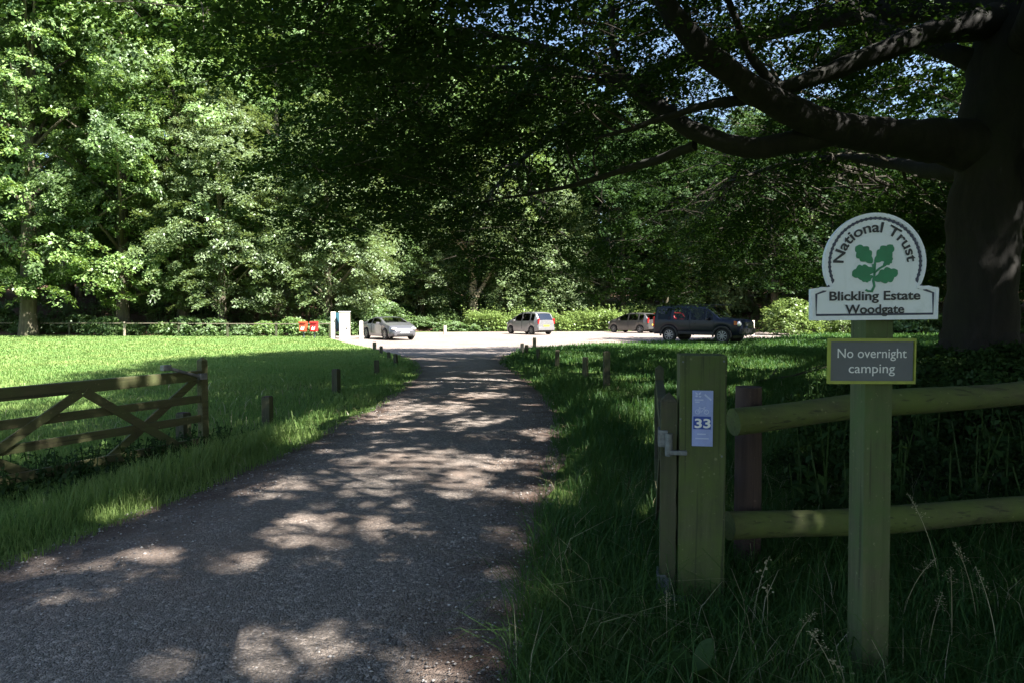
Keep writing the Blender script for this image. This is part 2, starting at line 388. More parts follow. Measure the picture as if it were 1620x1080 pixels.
def in_poly(x, y, poly):
    r = np.zeros(x.shape, bool); n = len(poly)
    for i in range(n):
        (x1, y1), (x2, y2) = poly[i], poly[(i + 1) % n]
        c = ((y1 > y) != (y2 > y)) & (x < (x2 - x1) * (y - y1) / (y2 - y1 + 1e-12) + x1); r ^= c
    return r
def off_road(x, y, pad=0.0):
    on = (y < 25.2) & (x > np.interp(y, RY, RXL) + pad) & (x < np.interp(y, RYR, RXR) - pad)
    return ~on & ~in_poly(x, y, PARK) & (y < forest_edge(x) + 1)
# loose stones on the road
n = 16000; yy = 2.4 + 11 * rng.random(n) ** 1.5; xl = np.interp(yy, RY, RXL); xr = np.interp(yy, RYR, RXR); xx = xl + (xr - xl) * rng.random(n)
t_ = (xx - xl) / (xr - xl); keep = rng.random(n) < .45 + .8 * np.abs(t_ - .5); xx, yy = xx[keep], yy[keep]; n = len(xx)
base = np.array([(1, 0, 0), (0, 1, 0), (-1, 0, 0), (0, -1, 0), (0, 0, .8), (0, 0, -.8)], float)
s = (.0045 + .007 * rng.random(n) ** 2.5)[:, None, None] * (.7 + .6 * rng.random((n, 6, 1))); a = rng.random(n) * 6.28
V = base[None] * s; ca, sa = np.cos(a)[:, None], np.sin(a)[:, None]
V = np.stack([V[..., 0] * ca - V[..., 1] * sa * 1.4 + xx[:, None], V[..., 0] * sa + V[..., 1] * ca + yy[:, None], V[..., 2] * .8 + .024], -1)
tri = np.array([(0, 1, 4), (1, 2, 4), (2, 3, 4), (3, 0, 4), (1, 0, 5), (2, 1, 5), (3, 2, 5), (0, 3, 5)])
me = np_mesh('gravel', V.reshape(-1, 3), (tri[None] + np.arange(n)[:, None, None] * 6).reshape(-1, 3))
tag(link('gravel', me, M['stone']), 'loose grey stones scattered over the shaded drive', 'gravel', kind='stuff')

# ------------------------------------------------------------------ estate sign
SD = 2.86; s0 = P(1383, 506, SD)
rsign = empty('estate_sign', (s0.x, s0.y, s0.z), R(-2), 'white dome topped board with a green oak sprig reading National Trust Blickling Estate Woodgate', 'sign')
rsign.rotation_euler = (0, R(-.7), R(-2))
k = SD / 1080 / 3.6
def dome(d):
    Rr = 283 - d; zt = 178 - d; hw = 356 - d; jx = 240 - d * .25; jz = 320 - math.sqrt(max(Rr * Rr - jx * jx, 1))
    pts = [(hw, d), (hw, zt), (hw - 50, zt + 8 + (jz - zt) * .15), (jx + 30, zt + (jz - zt) * .55), (jx, jz)]
    a0 = math.atan2(jz - 320, jx); nn = 48
    pts += [(Rr * math.cos(a0 + (math.pi - 2 * a0) * i / nn), 320 + Rr * math.sin(a0 + (math.pi - 2 * a0) * i / nn)) for i in range(1, nn)]
    pts += [(-p[0], p[1]) for p in reversed(pts[:5])]
    return [(p[0] * k, p[1] * k) for p in pts]
MB().prism(dome(0), 0, .022).build('panel', M['sign_white'], rsign)
MB().strip(dome(9), 20 * k, -.004, .001, True).build('raised_rim', M['sign_rim'], rsign)
mb = MB().strip(dome(30), 12 * k, -.002, .001, True)
for i in range(39):                                   # scalloped edge of the dome
    a = math.pi * (-.12 + 1.24 * i / 38); c = (253 * math.cos(a) * k, (320 + 253 * math.sin(a)) * k); r = 9.5 * k
    mb.prism([(c[0] + r * math.cos(q * .785), c[1] + r * math.sin(q * .785)) for q in range(8)], -.0025, .001)
mb.build('border', M['navy'], rsign)
mb = MB()
text_flat(mb, 'National Trust', 548 * k, 0, 0, -.0035, .02, 60 * k, (0, 318 * k, 178 * k)); mb.build('lettering', M['ink'], rsign); mb = MB()
text_flat(mb, 'Blickling Estate', 508 * k, 0, 112 * k, -.0035, .024, 52 * k)
mb.build('lettering', M['ink'], rsign); mb = MB()
text_flat(mb, 'Woodgate', 330 * k, 0, 36 * k, -.0035, .024, 52 * k)
mb.build('lettering', M['ink'], rsign)
def oak_leaf(mb, bx, bz, tx, tz, wd, y):
    dx, dz = tx - bx, tz - bz; L = math.hypot(dx, dz); ux, uz = dx / L, dz / L; pts = []
    for side in (1, -1):
        row = []
        for i in range(25):
            t = i / 24; e = math.sin(math.pi * min(1, t ** .8 * .96 + .02)) ** .7 * (.35 + .65 * min(1, t * 1.8))
            lob = .72 + .28 * abs(math.sin(t * math.pi * 3.6 + .5)); w_ = wd * 1.22 * e * lob
            row.append((bx + ux * t * L - uz * side * w_, bz + uz * t * L + ux * side * w_))
        pts += row if side == 1 else row[-2:0:-1]
    mb.prism([(p[0] * k, p[1] * k) for p in pts], y, .001)
def Z(x, y): return (x - 442, 660 - y)
mb = MB()
for (b_, t_, wd, yy_) in (((428, 340), (338, 240), 42, -.003), ((440, 335), (543, 243), 42, -.0034), ((488, 356), (538, 308), 20, -.0037), ((442, 376), (314, 402), 42, -.0030), ((432, 412), (370, 438), 21, -.0034), ((436, 436), (570, 388), 42, -.0037)):
    oak_leaf(mb, *Z(*b_), *Z(*t_), wd, yy_)
for pth in ([(430, 345), (440, 400), (434, 440), (440, 470), (425, 502)], [(438, 395), (470, 368), (500, 352)], [(440, 380), (442, 335)], [(432, 500), (405, 498), (390, 490)]):
    mb.strip([tuple(c * k for c in Z(*p)) for p in pth], 11 * k, -.0041, .001)
mb.build('oak_sprig', M['oak_green'], rsign)
bolts = MB()
# post carrying the signs
p0 = P(1380, 700, SD + .11); 
rp = empty('sign_post', (p0.x, p0.y, 0), 0, 'square green stained timber post carrying the two signs', 'post')
rp.rotation_euler = (0, R(-.55), R(2))
mb = MB().box((0, 0, .79), (.121, .121, 1.74), None, .005); mb.build('shaft', M['sign_post_wood'], rp, 40)
MB().box((0, -.05, -.11), (.16, .16, .1), None, .01).build('footing', M['galvanised'], rp)
# small notice
c0 = P(1380, 571, SD + .005)
rn = empty('camping_notice', c0, R(-1), 'small grey board in a lime frame reading No overnight camping', 'sign')
kw = SD / 1080; wn, hn = 134 * kw, 67 * kw
MB().box((0, .012, 0), (wn - .01, .016, hn - .01)).build('panel', M['slate'], rn)
MB().strip([(-wn / 2, -hn / 2), (wn / 2, -hn / 2), (wn / 2, hn / 2), (-wn / 2, hn / 2)], .014, -.003, .02, True).build('frame', M['lime'], rn)
mb = MB(); text_flat(mb, 'No overnight', 109 * kw, 0, 5.5 * kw, .0025, .004, 15.5 * kw); mb.build('lettering', M['white'], rn); mb = MB(); text_flat(mb, 'camping', 73 * kw, 0, -18.5 * kw, .0025, .004, 15.5 * kw)
mb.build('lettering', M['white'], rn)

# ------------------------------------------------------------------ timber gates
def make_gate(name, loc, dx, dy, label, gm='gate_wood'):
    """free end at the origin, running along +x to the hinge end"""
    r = empty(name, loc, math.atan2(dy, dx), label, 'gate')
    L = 3.2; H = [.86, .585, .355, .085]
    MB().box((0, 0, .5), (.085, .085, 1.06), None, .004).add([(-.0425, -.0425, 1.031), (.0425, -.0425, 1.031), (.0425, .0425, 1.031), (-.0425, .0425, 1.031), (0, 0, 1.075)], [(0, 1, 4), (1, 2, 4), (2, 3, 4), (3, 0, 4)]).build('closing_stile', M[gm], r)
    MB().box((L, 0, .55), (.1, .085, 1.14), None, .004).add([(L - .05, -.0425, 1.121), (L + .05, -.0425, 1.121), (L + .05, .0425, 1.121), (L - .05, .0425, 1.121), (L, 0, 1.165)], [(0, 1, 4), (1, 2, 4), (2, 3, 4), (3, 0, 4)]).build('hanging_stile', M[gm], r)
    MB().box((L / 2, 0, H[0]), (L - .09, .075, .12), None, .005).build('rail', M[gm], r)
    for h in H[1:]: MB().box((L / 2, 0, h), (L - .09, .028, .088), None, .004).build('rail', M[gm], r)
    for (a, za, b, zb) in ((1.40, .81, .33, .06), (1.44, .81, 2.72, .06), (.07, .81, 1.16, .06), (3.1, .81, 1.85, .06)):
        o = .034 if za else 0; s_ = 1 if a in (1.40, 1.44) else -1
        MB().beam((a, s_ * .036, za), (b, s_ * .036, zb), .088, .026, (0, 1, 0)).build('brace', M[gm], r)
    return r
lg = make_gate('field_gate', (-3.64, 8.0, 0), -.94, -1.9, 'mossy wooden barred gate swung open beside the left of the drive')
mb = MB().beam((.05, .06, .84), (.50, .06, .985), .045, .03).box((.52, .06, .985), (.1, .06, .06), None, .006).box((.05, .06, .85), (.1, .05, .07), None, .006)
mb.build('latch_lever', M['galvanised'], lg)
MB().box((1.43, -.05, .87), (.07, .02, .05), None, .004).build('catch_plate', M['black_plastic'], lg)
gp = empty('hanging_post', (-5.1, 5.05, 0), .4, 'thick post holding the hinges of the left gate', 'post')
MB().box((0, 0, .65), (.17, .17, 1.4), None, .008).build('shaft', M['post_green'], gp)

gpos = P(1111, 700, 3.62)
g33 = empty('gate_post', (gpos.x, gpos.y, 0), R(-9), 'broad green weathered gate post bearing the blue number 33 plaque', 'post')
MB().box((0, .09, .62), (.243, .2, 1.5), None, .006).build('shaft', M['post_green'], g33)
for (x, z) in ((-.105, 1.335), (.105, 1.34), (-.115, 1.03), (-.105, .845), (.1, .835)): MB().tube([(x, -.0145, z), (x, -.009, z)], .0055, 8).build('nail_head', M['galvanised'], g33)
pq = P(1111, 661, 3.60)
rq = empty('number_plaque', (pq.x, pq.y - .005, pq.z), R(-9), 'pale blue cycle route plaque with a white 33 on the gate post', 'plaque')
kq = 3.6 / 1080 * 30 / 270
def Q(x, y): return ((x - 283) * kq, (550 - y) * kq)
MB().box((0, 0, 0), (290 * kq, .004, 800 * kq), None, .0015).build('plate', M['plaque_blue'], rq)
a = Q(155, 520); b = Q(398, 703)
MB().box(((a[0] + b[0]) / 2, -.003, (a[1] + b[1]) / 2), (b[0] - a[0], .003, a[1] - b[1])).build('number_panel', M['royal_blue'], rq)
mb = MB(); text_flat(mb, '33', 222 * kq, 0, Q(0, 680)[1], -.006, .03, 132 * kq); mb.build('number', M['white'], rq)
mb = MB()
def ring(cx, cz, r, wd): mb.strip([(Q(cx, cz)[0] + r * kq * math.cos(q * .393), Q(cx, cz)[1] + r * kq * math.sin(q * .393)) for q in range(16)], wd * kq, -.0035, 0, True)
ring(212, 455, 30, 9); ring(335, 455, 30, 9)
for pth in ([(212, 455), (238, 405), (305, 405), (335, 455)], [(238, 405), (268, 455), (305, 405)], [(228, 390), (250, 390)], [(305, 405), (300, 385), (322, 385)], [(212, 455), (268, 455)]):
    mb.strip([Q(*p) for p in pth], 8 * kq, -.0045, 0)
mb.build('bicycle_symbol', M['plaque_pale'], rq); mb = MB()
mb.strip([Q(308, 205), Q(400, 285)], 22 * kq, -.0035, 0); mb.build('pencil_symbol', M['plaque_pale'], rq); mb = MB()
for (bx, bz, tx, tz, wd) in ((215, 215, 178, 172, 14), (222, 215, 258, 170, 14), (220, 235, 172, 225, 14), (222, 240, 265, 232, 14)):
    dx, dz = tx - bx, tz - bz; L = math.hypot(dx, dz)
    mb.prism([Q(bx, bz), Q(bx + dx * .5 - dz / L * wd, bz + dz * .5 + dx / L * wd), Q(tx, tz), Q(bx + dx * .5 + dz / L * wd, bz + dz * .5 - dx / L * wd)], -.004, 0)
mb.build('leaf_symbol', M['plaque_pale'], rq); mb = MB()
for (x0, x1, y) in ((170, 290, 285), (178, 240, 315), (210, 330, 775), (185, 370, 838)): MB().strip([Q(x0, y), Q(x1, y)], 16 * kq, -.0035, 0).build('small_print', M['plaque_pale'], rq)
# second leaf of the gate, folded back along the verge and seen nearly end on
hp = P(1057, 700, 3.74)
rg = make_gate('field_gate', (hp.x + .62, hp.y + 3.1, 0), -.62, -3.1, 'narrow edge on gate leaf folded back behind the number 33 post', 'old_wood')
for z in (.90, .11):
    mb = MB()
    mb.box((3.262, -.03, z + .02), (.012, .05, .09), None, .003).box((3.2, -.05, z + .02), (.13, .012, .09), None, .003).tube([(3.272, .0, z - .07), (3.272, .0, z + .05)], .02, 10).box((3.275, .045, z - .05), (.03, .1, .025), None, .004)
    mb.build('hinge', M['galvanised'], rg)

# ------------------------------------------------------------------ half round rail fence on the right
fa, fb = P(1160, 664, 4.0), P(1620, 618, 4.45); fc, fd = P(1152, 834, 4.0), P(1620, 806, 4.45)
rf = empty('rail_fence', (fa.x, fa.y, 0), 0, 'two rail fence of half round green logs running right from the number 33 post', 'fence')
o0 = Vector((fa.x, fa.y, 0))
def half_log(a, b, r):
    a = a - o0; b = b - o0; b = b + (b - a) * .35; n = 14; pts = []; rad = []
    for i in range(n + 1):
        t = i / n; p = a.lerp(b, t); p.z += .012 * math.sin(t * 9 + a.z * 5); pts.append(p); rad.append(r * (1 + .05 * math.sin(t * 13 + a.z * 9)))
    return MB().tube(pts, rad, 18)
half_log(fa, fb, .079).build('rail', M['rail_green'], rf, 50); half_log(fc, fd, .083).build('rail', M['rail_green'], rf, 50)
bp = P(1186, 700, 4.22) - o0
MB().tube([(bp.x, bp.y + .02, -.1), (bp.x, bp.y + .02, .5), (bp.x - .005, bp.y + .02, 1.135)], [.085, .083, .08], 14).build('post', M['brown_wood'], rf, 50)
MB().tube([(fb.x + .75 - o0.x, fb.y + .32 - o0.y, -.1), (fb.x + .75 - o0.x, fb.y + .32 - o0.y, 1.3)], .085, 14).build('post', M['brown_wood'], rf, 50)

# ------------------------------------------------------------------ short timber bollards along the verges
def bollard(x, top, base, wpx, label, m='old_wood', lean=0, group='short timber posts along the drive'):
    Y = 1728 / (base - 493); p = P(x, base, Y); t = P(x, top, Y)
    r = empty('bollard', (p.x, Y, 0), random.uniform(-.5, .5), label, 'bollard', group)
    h = t.z; wd = wpx * Y / 1080
    b = MB().box((0, 0, h / 2 - .1), (wd, wd * .95, h + .2), None, min(.012, wd * .1))
    o = b.build('shaft', M[m], r); r.rotation_euler[1] = R(lean)
    MB().box((0, 0, h + .004), (wd * .82, wd * .8, .012), None, .003).build('sawn_top', M['brown_wood'] if m == 'old_wood' else M['pale_wood'], r)
L_ = 'left verge of the drive'
bollard(423.5, 627, 674, 14, 'thick timber stump post nearest the open gate on the left verge')
bollard(532, 584, 622, 10.5, 'timber post standing in the left verge, second from the open gate')
bollard(596.5, 570, 593, 8, 'timber post third from the open gate on the left verge', lean=-2)
bollard(626.5, 560, 580, 5.5, 'timber post on the left verge closest to the drive edge', lean=-3)
bollard(615, 557, 571, 5, 'timber post on left verge just behind the one closest to the drive')
bollard(603, 547.5, 560, 4.5, 'timber post on left verge second nearest the car park')
bollard(592.5, 541.5, 554, 4.5, 'last timber post of left verge beside the car park gravel')
bollard(959.5, 556, 622, 10.5, 'tallest timber post in the right verge')
bollard(926, 565, 597, 8, 'timber post left of the tallest one in the right verge')
bollard(881, 554, 582, 7, 'timber post with a sunlit right side in the right verge', lean=2)
bollard(851.5, 552, 570, 5.5, 'dark timber post on the right verge where the drive narrows')
bollard(833, 545.5, 559, 5, 'dark timber post on right verge next to the pale stub')
bollard(826, 543, 559.5, 5.5, 'pale sunlit timber stub on the right verge corner', 'pale_wood')  # sunlight put into the colour: paler wood than the other posts
bollard(845.5, 534.5, 550, 4.5, 'slim timber post at the right corner of the car park entrance')
bollard(291, 653, 700, 17, 'dark stump post standing behind the open left gate')
# dead branch lying on the right lawn
p0 = G(1175, 612)
rb = empty('fallen_branch', (p0.x, p0.y, 0), 0, 'thin dead branch lying on the sunlit grass right of the gate post', 'branch')
ends = [(0, 0, .05), (.7, .35, .13), (1.3, .55, .2), (1.9, .9, .28), (2.5, 1.1, .42)]
MB().tube(ends, [.03, .026, .02, .015, .006], 7).tube([(.7, .35, .13), (1.0, .8, .3), (1.2, 1.2, .33)], [.017, .012, .004], 6).tube([(1.3, .55, .2), (1.8, .4, .42), (2.2, .3, .55)], [.015, .01, .004], 6).build('limb', M['old_wood'], rb, 60)
# ------------------------------------------------------------------ cars
def make_car(name, label, loc, heading, S, group='parked cars'):
    r = empty(name, loc, math.atan2(heading[1], heading[0]), label, 'car', group)
    L = S['L']; hx = L / 2; ax = S['axles']; wr = S['wheel']; arch = wr + S.get('gap', .06)
    xs = set(np.round(np.linspace(-hx, hx, int(L / .14)), 3)) | {round(v, 3) for k_ in ('top', 'belt', 'width') for v, _ in S[k_]}
    for v in S['windows']: xs |= {round(v[0], 3), round(v[1], 3)}
    for a in ax: xs |= {round(a + arch * math.cos(q), 3) for q in np.linspace(0, math.pi, 11)}
    xs = sorted(x for x in xs if -hx <= x <= hx); xs = [x for i, x in enumerate(xs) if i == 0 or x - xs[i - 1] > .012]
    ip = lambda k_, x: float(np.interp(x, [q[0] for q in S[k_]], [q[1] for q in S[k_]]))
    c0, c1, r0, r1 = S['cabin']      # rear glass base, windscreen base, roof rear, roof front
    def sec(x):
        zt = ip('top', x); zb_ = min(ip('belt', x), zt - .015); w_ = ip('width', x); z0 = S['sill'] + (.10 * max(0, abs(x) - hx + .35) / .35 if S.get('taper', 1) else 0)
        for a in ax:
            if abs(x - a) <= arch: z0 = max(z0, wr + math.sqrt(max(0, arch ** 2 - (x - a) ** 2)) * .98)
        z0 = min(z0, zb_ - .06)
        cabin = c0 < x < c1
        wt = w_ * (S['tumble'] if cabin else .93)
        if cabin:      # blend tumblehome by height above the belt
            f_ = min(1, max(0, (zt - zb_) / (S['H'] - zb_))); wt = w_ * (.95 + (S['tumble'] - .95) * f_)
        zw = zb_ + (zt - zb_) * (.84 if cabin else .55); ww = w_ * .985 + (wt - w_ * .985) * (.84 if cabin else .5)
        zm = z0 + (zb_ - z0) * .45
        return [(w_ * .955, z0), (w_ * .99, z0 + (zm - z0) * .5), (w_, zm), (w_ * 1.0, zm + (zb_ - zm) * .55), (w_ * .985, zb_), (ww, zw), (wt, zt - .012), (wt * .86, zt + .004), (wt * .45, zt + .022), (0, zt + .028)]
    secs = [sec(x) for x in xs]; nr = len(secs[0])
    parts = {'body': MB(), 'windscreen': MB(), 'rear_window': MB()}
    ring = [[(x, y, z) for y, z in s_] + [(x, -y, z) for y, z in reversed(s_[:-1])] for x, s_ in zip(xs, secs)]
    nn = len(ring[0])
    for i in range(len(xs) - 1):
        xm = (xs[i] + xs[i + 1]) / 2
        for j in range(nn - 1):
            jj = min(j, nn - 2 - j); key = 'body'
            if jj == 4:
                for wi, (a, b) in enumerate(S['windows']):
                    if a < xm < b: key = ('side_window', wi, j == jj); parts.setdefault(key, MB())
            if S.get('dark_roof') and jj in (6, 7, 8) and c0 < xm < r1: key = 'roof'; parts.setdefault('roof', MB())
            if jj in (7, 8) and r1 < xm < c1 - .03: key = 'windscreen'
            if jj in (7, 8) and c0 + .03 < xm < r0: key = 'rear_window'
            parts[key].add([ring[i][j], ring[i + 1][j], ring[i + 1][j + 1], ring[i][j + 1]], [(0, 1, 2, 3)])
    for e, o_ in ((0, 1), (-1, -1)):
        rg_ = ring[e]
        for j in range(nr - 1):
            q = [rg_[j], rg_[j + 1], rg_[nn - 2 - j], rg_[nn - 1 - j]]
            parts['body'].add(q if o_ > 0 else q[::-1], [(0, 1, 2, 3)])
    for key, mb in parts.items():
        if not mb.f: continue
        bm = bmesh.new(); vs_ = [bm.verts.new(v) for v in mb.v]
        for f in mb.f:
            try: bm.faces.new([vs_[i] for i in f])
            except ValueError: pass
        bmesh.ops.remove_doubles(bm, verts=bm.verts, dist=.0015); bmesh.ops.dissolve_degenerate(bm, dist=.001, edges=bm.edges)
        bmesh.ops.recalc_face_normals(bm, faces=bm.faces)
        MB().bm(bm).build(key if isinstance(key, str) else key[0], M[S['paint']] if key == 'body' else M['screen_glass' if key in ('windscreen', 'rear_window') else 'car_glass'] if key != 'roof' else M['dark_top'], r, 38)
    wd = max(q[1] for q in S['width'])
    MB().box((0, 0, S['sill'] + .03), (L * .86, wd * 1.5, .1)).box((ax[0], 0, wr + .12), (arch * 2.1, wd * 1.5, .5)).box((ax[1], 0, wr + .12), (arch * 2.1, wd * 1.5, .45)).build('underbody', M['black_plastic'], r)
    wheel0 = None
    for a in ax:
        for sgn in (1, -1):
            if wheel0 is None:
                pr = []
                for (rr_, yy_) in ((wr * .66, .10), (wr * .9, .105), (wr, .07), (wr, -.07), (wr * .9, -.105), (wr * .6, -.1)): pr.append((rr_, yy_))
                V = []; Fc = []; sg = 28
                for q in range(sg):
                    t = 2 * math.pi * q / sg
                    V += [(p[0] * math.cos(t), p[1], p[0] * math.sin(t)) for p in pr]
                for q in range(sg):
                    for u in range(5): A = q * 6 + u; B = ((q + 1) % sg) * 6 + u; Fc.append((A, A + 1, B + 1, B))
                wheel0 = MB().add(V, Fc).build('wheel', M['rubber'], r, 40)
                rim = MB().tube([(0, -.02, 0), (0, .05, 0)], wr * .68, 28)
                rim.build('brake_disc', M['black_plastic'], wheel0)
                rim = MB(); ns = S.get('spokes', 6)
                for q in range(ns):
                    t = 2 * math.pi * q / ns + .3; m_ = Matrix.Rotation(-t, 4, 'Y')
                    rim.box(m_ @ Vector((wr * .36, .078, 0)), (wr * .62, .02, wr * S.get('spoke_w', .2)), m_, .004)
                rim.tube([(0, .06, 0), (0, .1, 0)], wr * .17, 14)
                cc = [(wr * .66 * math.cos(q * .2618), wr * .66 * math.sin(q * .2618)) for q in range(24)]; rim.strip(cc, wr * .09, .06, .098, True)
                rim.build('rim', M['alloy'], wheel0, 40); o = wheel0
            else: o = copy_tree(wheel0, r)
            o.location = (a, sgn * (wd - .10), wr); o.rotation_euler = (0, 0, 0 if sgn > 0 else math.pi)
    hz = S['lamp_z']
    for sgn in (1, -1):
        xf = hx - .03
        h_ = MB(); wn_ = ip('width', hx - .16)
        bm = bmesh.new(); bmesh.ops.create_uvsphere(bm, u_segments=14, v_segments=10, radius=.5)
        bmesh.ops.scale(bm, vec=S['head'], verts=bm.verts); bmesh.ops.rotate(bm, cent=(0, 0, 0), matrix=Matrix.Rotation(R(-26) * sgn, 3, 'Z'), verts=bm.verts)
        bmesh.ops.translate(bm, vec=(hx - .17, sgn * (wn_ - .13), hz), verts=bm.verts)
        h_.bm(bm).build('headlight', M['chrome_lamp'], r, 50)
        wt_ = ip('width', -hx + .06)
        MB().box((-hx + .05, sgn * (wt_ - .06), S['tail_z']), S['tail'], Matrix.Rotation(R(14) * sgn, 4, 'Z'), .02).build('tail_light', M['red_lamp'], r)
        zb_ = ip('belt', c1 - .55) + .06
        MB().box((c1 - .55, sgn * (wd + .07), zb_), (.13, .2, .13), Matrix.Rotation(R(12) * sgn, 4, 'Z'), .03).build('door_mirror', M[S.get('mirror', S['paint'])], r, 50)
        for dx in S['handles']: MB().box((dx, sgn * (wd + .006), S['handle_z']), (.19, .025, .03), None, .008).build('door_handle', M[S.get('handle_m', S['paint'])], r)
        for dx in S['gaps']: MB().box((dx, sgn * wd, (ip('belt', dx) + S['sill'] + .16) / 2), (.012, .014, ip('belt', dx) - S['sill'] - .2)).build('door_seam', M['black_plastic'], r)
    MB().box((hx - .01, 0, S['plate_f']), (.03, .52, .11), None, .003).build('number_plate', M['white'], r)
    MB().box((-hx + .0, 0, S['plate_r']), (.04, .52, .11), None, .003).build('number_plate', M['yellow_plate'], r)
    g = S['grille']; mb = MB().box((hx - .012, 0, g[0]), (.05, g[1], g[2]), None, .02)
    mb.build('grille', M['black_plastic'], r)
    if S.get('grille_bars'):
        mb = MB()
        for q in range(3): mb.box((hx + .018, 0, g[0] + (q - 1) * g[2] * .3), (.02, g[1] * .96, .018))
        mb.build('grille_bars', M['galvanised'], r)
    for bx, bw, bz, bh in S.get('bumpers', []):
        MB().box((bx, 0, bz), (.2, bw, bh), None, .05).build('bumper', M['black_plastic'] if S.get('dark_bumper') else M[S['paint']], r, 50)
    for sx, sy in ((.1, .36), (.1, -.36), (-.85, .36), (-.85, -.36)):
        zf = ip('belt', 0)
        MB().box((sx + S.get('seat_dx', 0), sy, zf - .12), (.16, .46, .55), Matrix.Rotation(R(-10), 4, 'Y'), .06).box((sx - .06 + S.get('seat_dx', 0), sy, zf + .25), (.1, .24, .18), None, .04).build('seat', M['black_plastic'], r)
    MB().box((c1 - .45, 0, ip('belt', c1 - .5) - .1), (.5, wd * 1.6, .12), None, .03).build('dashboard', M['black_plastic'], r)
    for sgn in (1, -1): MB().beam((c1 - .06, sgn * .1, ip('top', c1 - .06) + .045), (c1 - .2, sgn * .55, ip('top', c1 - .2) + .045), .02, .015).build('wiper', M['black_plastic'], r)
    for ex in S.get('extra', []): ex(r, S)
    return r

def lr_extra(r, S):
    hx = S['L'] / 2
    for sgn in (1, -1):
        MB().box((0.05, sgn * .47, 1.93), (2.6, .04, .035), None, .01).build('roof_rail', M['black_plastic'], r)
        for a in S['axles']:       # dark flared wheel arches
            pts = [(a + .47 * math.cos(q), .37 + .47 * math.sin(q)) for q in np.linspace(-.1, math.pi + .1, 15)]
            w_ = .985; mb = MB().strip(pts, .085, sgn * (w_ - .05), sgn * (w_ + .012)); mb.build('wheel_arch', M['black_plastic'], r, 50)
        MB().box((hx - .3, sgn * .92, 1.03), (.12, .05, .2), None, .01).build('indicator', M['amber_lamp'], r)
        MB().box((0, sgn * .955, .5), (1.9, .05, .14), None, .02).build('side_step', M['black_plastic'], r)
LR = dict(L=4.8, H=1.87, sill=.42, wheel=.385, gap=.075, axles=(-1.45, 1.44), tumble=.83, paint='car_navy', taper=0,
    top=[(-2.4, 1.16), (-2.37, 1.42), (-2.25, 1.84), (-2.1, 1.875), (-.6, 1.89), (-.4, 1.845), (.35, 1.83), (.55, 1.80), (1.22, 1.28), (1.3, 1.245), (2.15, 1.185), (2.3, 1.15), (2.38, 1.03), (2.4, .9)],
    belt=[(-2.4, 1.18), (1.2, 1.16), (2.2, 1.06), (2.4, .86)], width=[(-2.4, .86), (-2.3, .92), (-2.0, .955), (1.9, .955), (2.2, .93), (2.34, .86), (2.4, .80)],
    cabin=(-2.38, 1.26, -2.26, .55), windows=[(-2.12, -1.35), (-1.2, -.35), (-.25, .55), (.6, .95)], lamp_z=.98, head=(.26, .36, .3), tail_z=1.05, tail=(.1, .14, .55),
    handles=(-.98, 0.0), handle_z=1.0, gaps=(-1.28, -.3, .98), plate_f=.66, plate_r=.9, grille=(.98, 1.0, .2), grille_bars=True, dark_bumper=True, mirror='car_navy',
    bumpers=[(2.36, 1.76, .62, .26), (-2.36, 1.8, .58, .22)], spokes=9, spoke_w=.13, extra=[lr_extra], seat_dx=.15)
HATCH = dict(L=3.75, H=1.53, sill=.2, wheel=.29, axles=(-1.18, 1.2), tumble=.78, paint='car_silver',
    top=[(-1.875, .78), (-1.85, .98), (-1.55, 1.40), (-1.4, 1.49), (-.9, 1.53), (-.1, 1.53), (.25, 1.46), (1.15, 1.02), (1.25, .99), (1.6, .87), (1.8, .72), (1.875, .6)],
    belt=[(-1.875, .76), (-1.8, .98), (-1.0, .96), (.9, .9), (1.3, .84), (1.875, .56)], width=[(-1.875, .66), (-1.8, .74), (-1.5, .82), (1.3, .83), (1.6, .78), (1.8, .66), (1.875, .56)],
    cabin=(-1.87, 1.2, -1.5, .22), windows=[(-1.5, -1.12), (-1.0, -.2), (-.1, .62), (.68, .92)], lamp_z=.72, head=(.26, .3, .2), tail_z=.92, tail=(.09, .16, .36),
    handles=(-.82, .02), handle_z=.8, gaps=(-1.06, -.15, .95), plate_f=.42, plate_r=.62, grille=(.5, .8, .12), bumpers=[(1.8, 1.25, .36, .2), (-1.8, 1.44, .42, .24)])
M['dark_top'] = plain('dark_top', (.03, .032, .038), .5)
SALOON = dict(L=4.3, H=1.28, dark_roof=True, sill=.2, wheel=.32, axles=(-1.3, 1.3), tumble=.74, paint='car_pewter',
    top=[(-2.15, .78), (-2.12, .92), (-1.75, .98), (-1.55, 1.0), (-.85, 1.19), (-.5, 1.255), (0, 1.27), (.3, 1.225), (1.1, .95), (1.2, .93), (1.75, .80), (2.02, .66), (2.12, .55), (2.15, .48)],
    belt=[(-2.15, .75), (-1.9, .9), (-.5, .9), (1.0, .85), (1.3, .8), (2.15, .44)], width=[(-2.15, .68), (-2.05, .78), (-1.7, .86), (1.4, .87), (1.8, .82), (2.05, .68), (2.15, .55)],
    cabin=(-1.56, 1.14, -.86, .3), windows=[(-1.1, -.5), (-.42, .68)], lamp_z=.63, head=(.34, .34, .17), tail_z=.8, tail=(.09, .28, .16),
    handles=(-.3,), handle_z=.76, gaps=(-.46, .95), plate_f=.4, plate_r=.6, grille=(.30, 1.0, .12), bumpers=[(2.06, 1.3, .34, .2), (-2.08, 1.46, .4, .24)], spokes=7, spoke_w=.2)
gl = P(1115, 540, 35.6)
make_car('off_road_car', 'dark navy boxy four wheel drive with rear roof step parked at the gravel edge', (9.95, 35.6, 0), (.766, -.643), LR)
make_car('parked_car', 'low silver car with a dark roof facing the drive beside the white information boards', (P(615, 530, 39.6).x, 39.6, .012), (.57, -.82), SALOON)
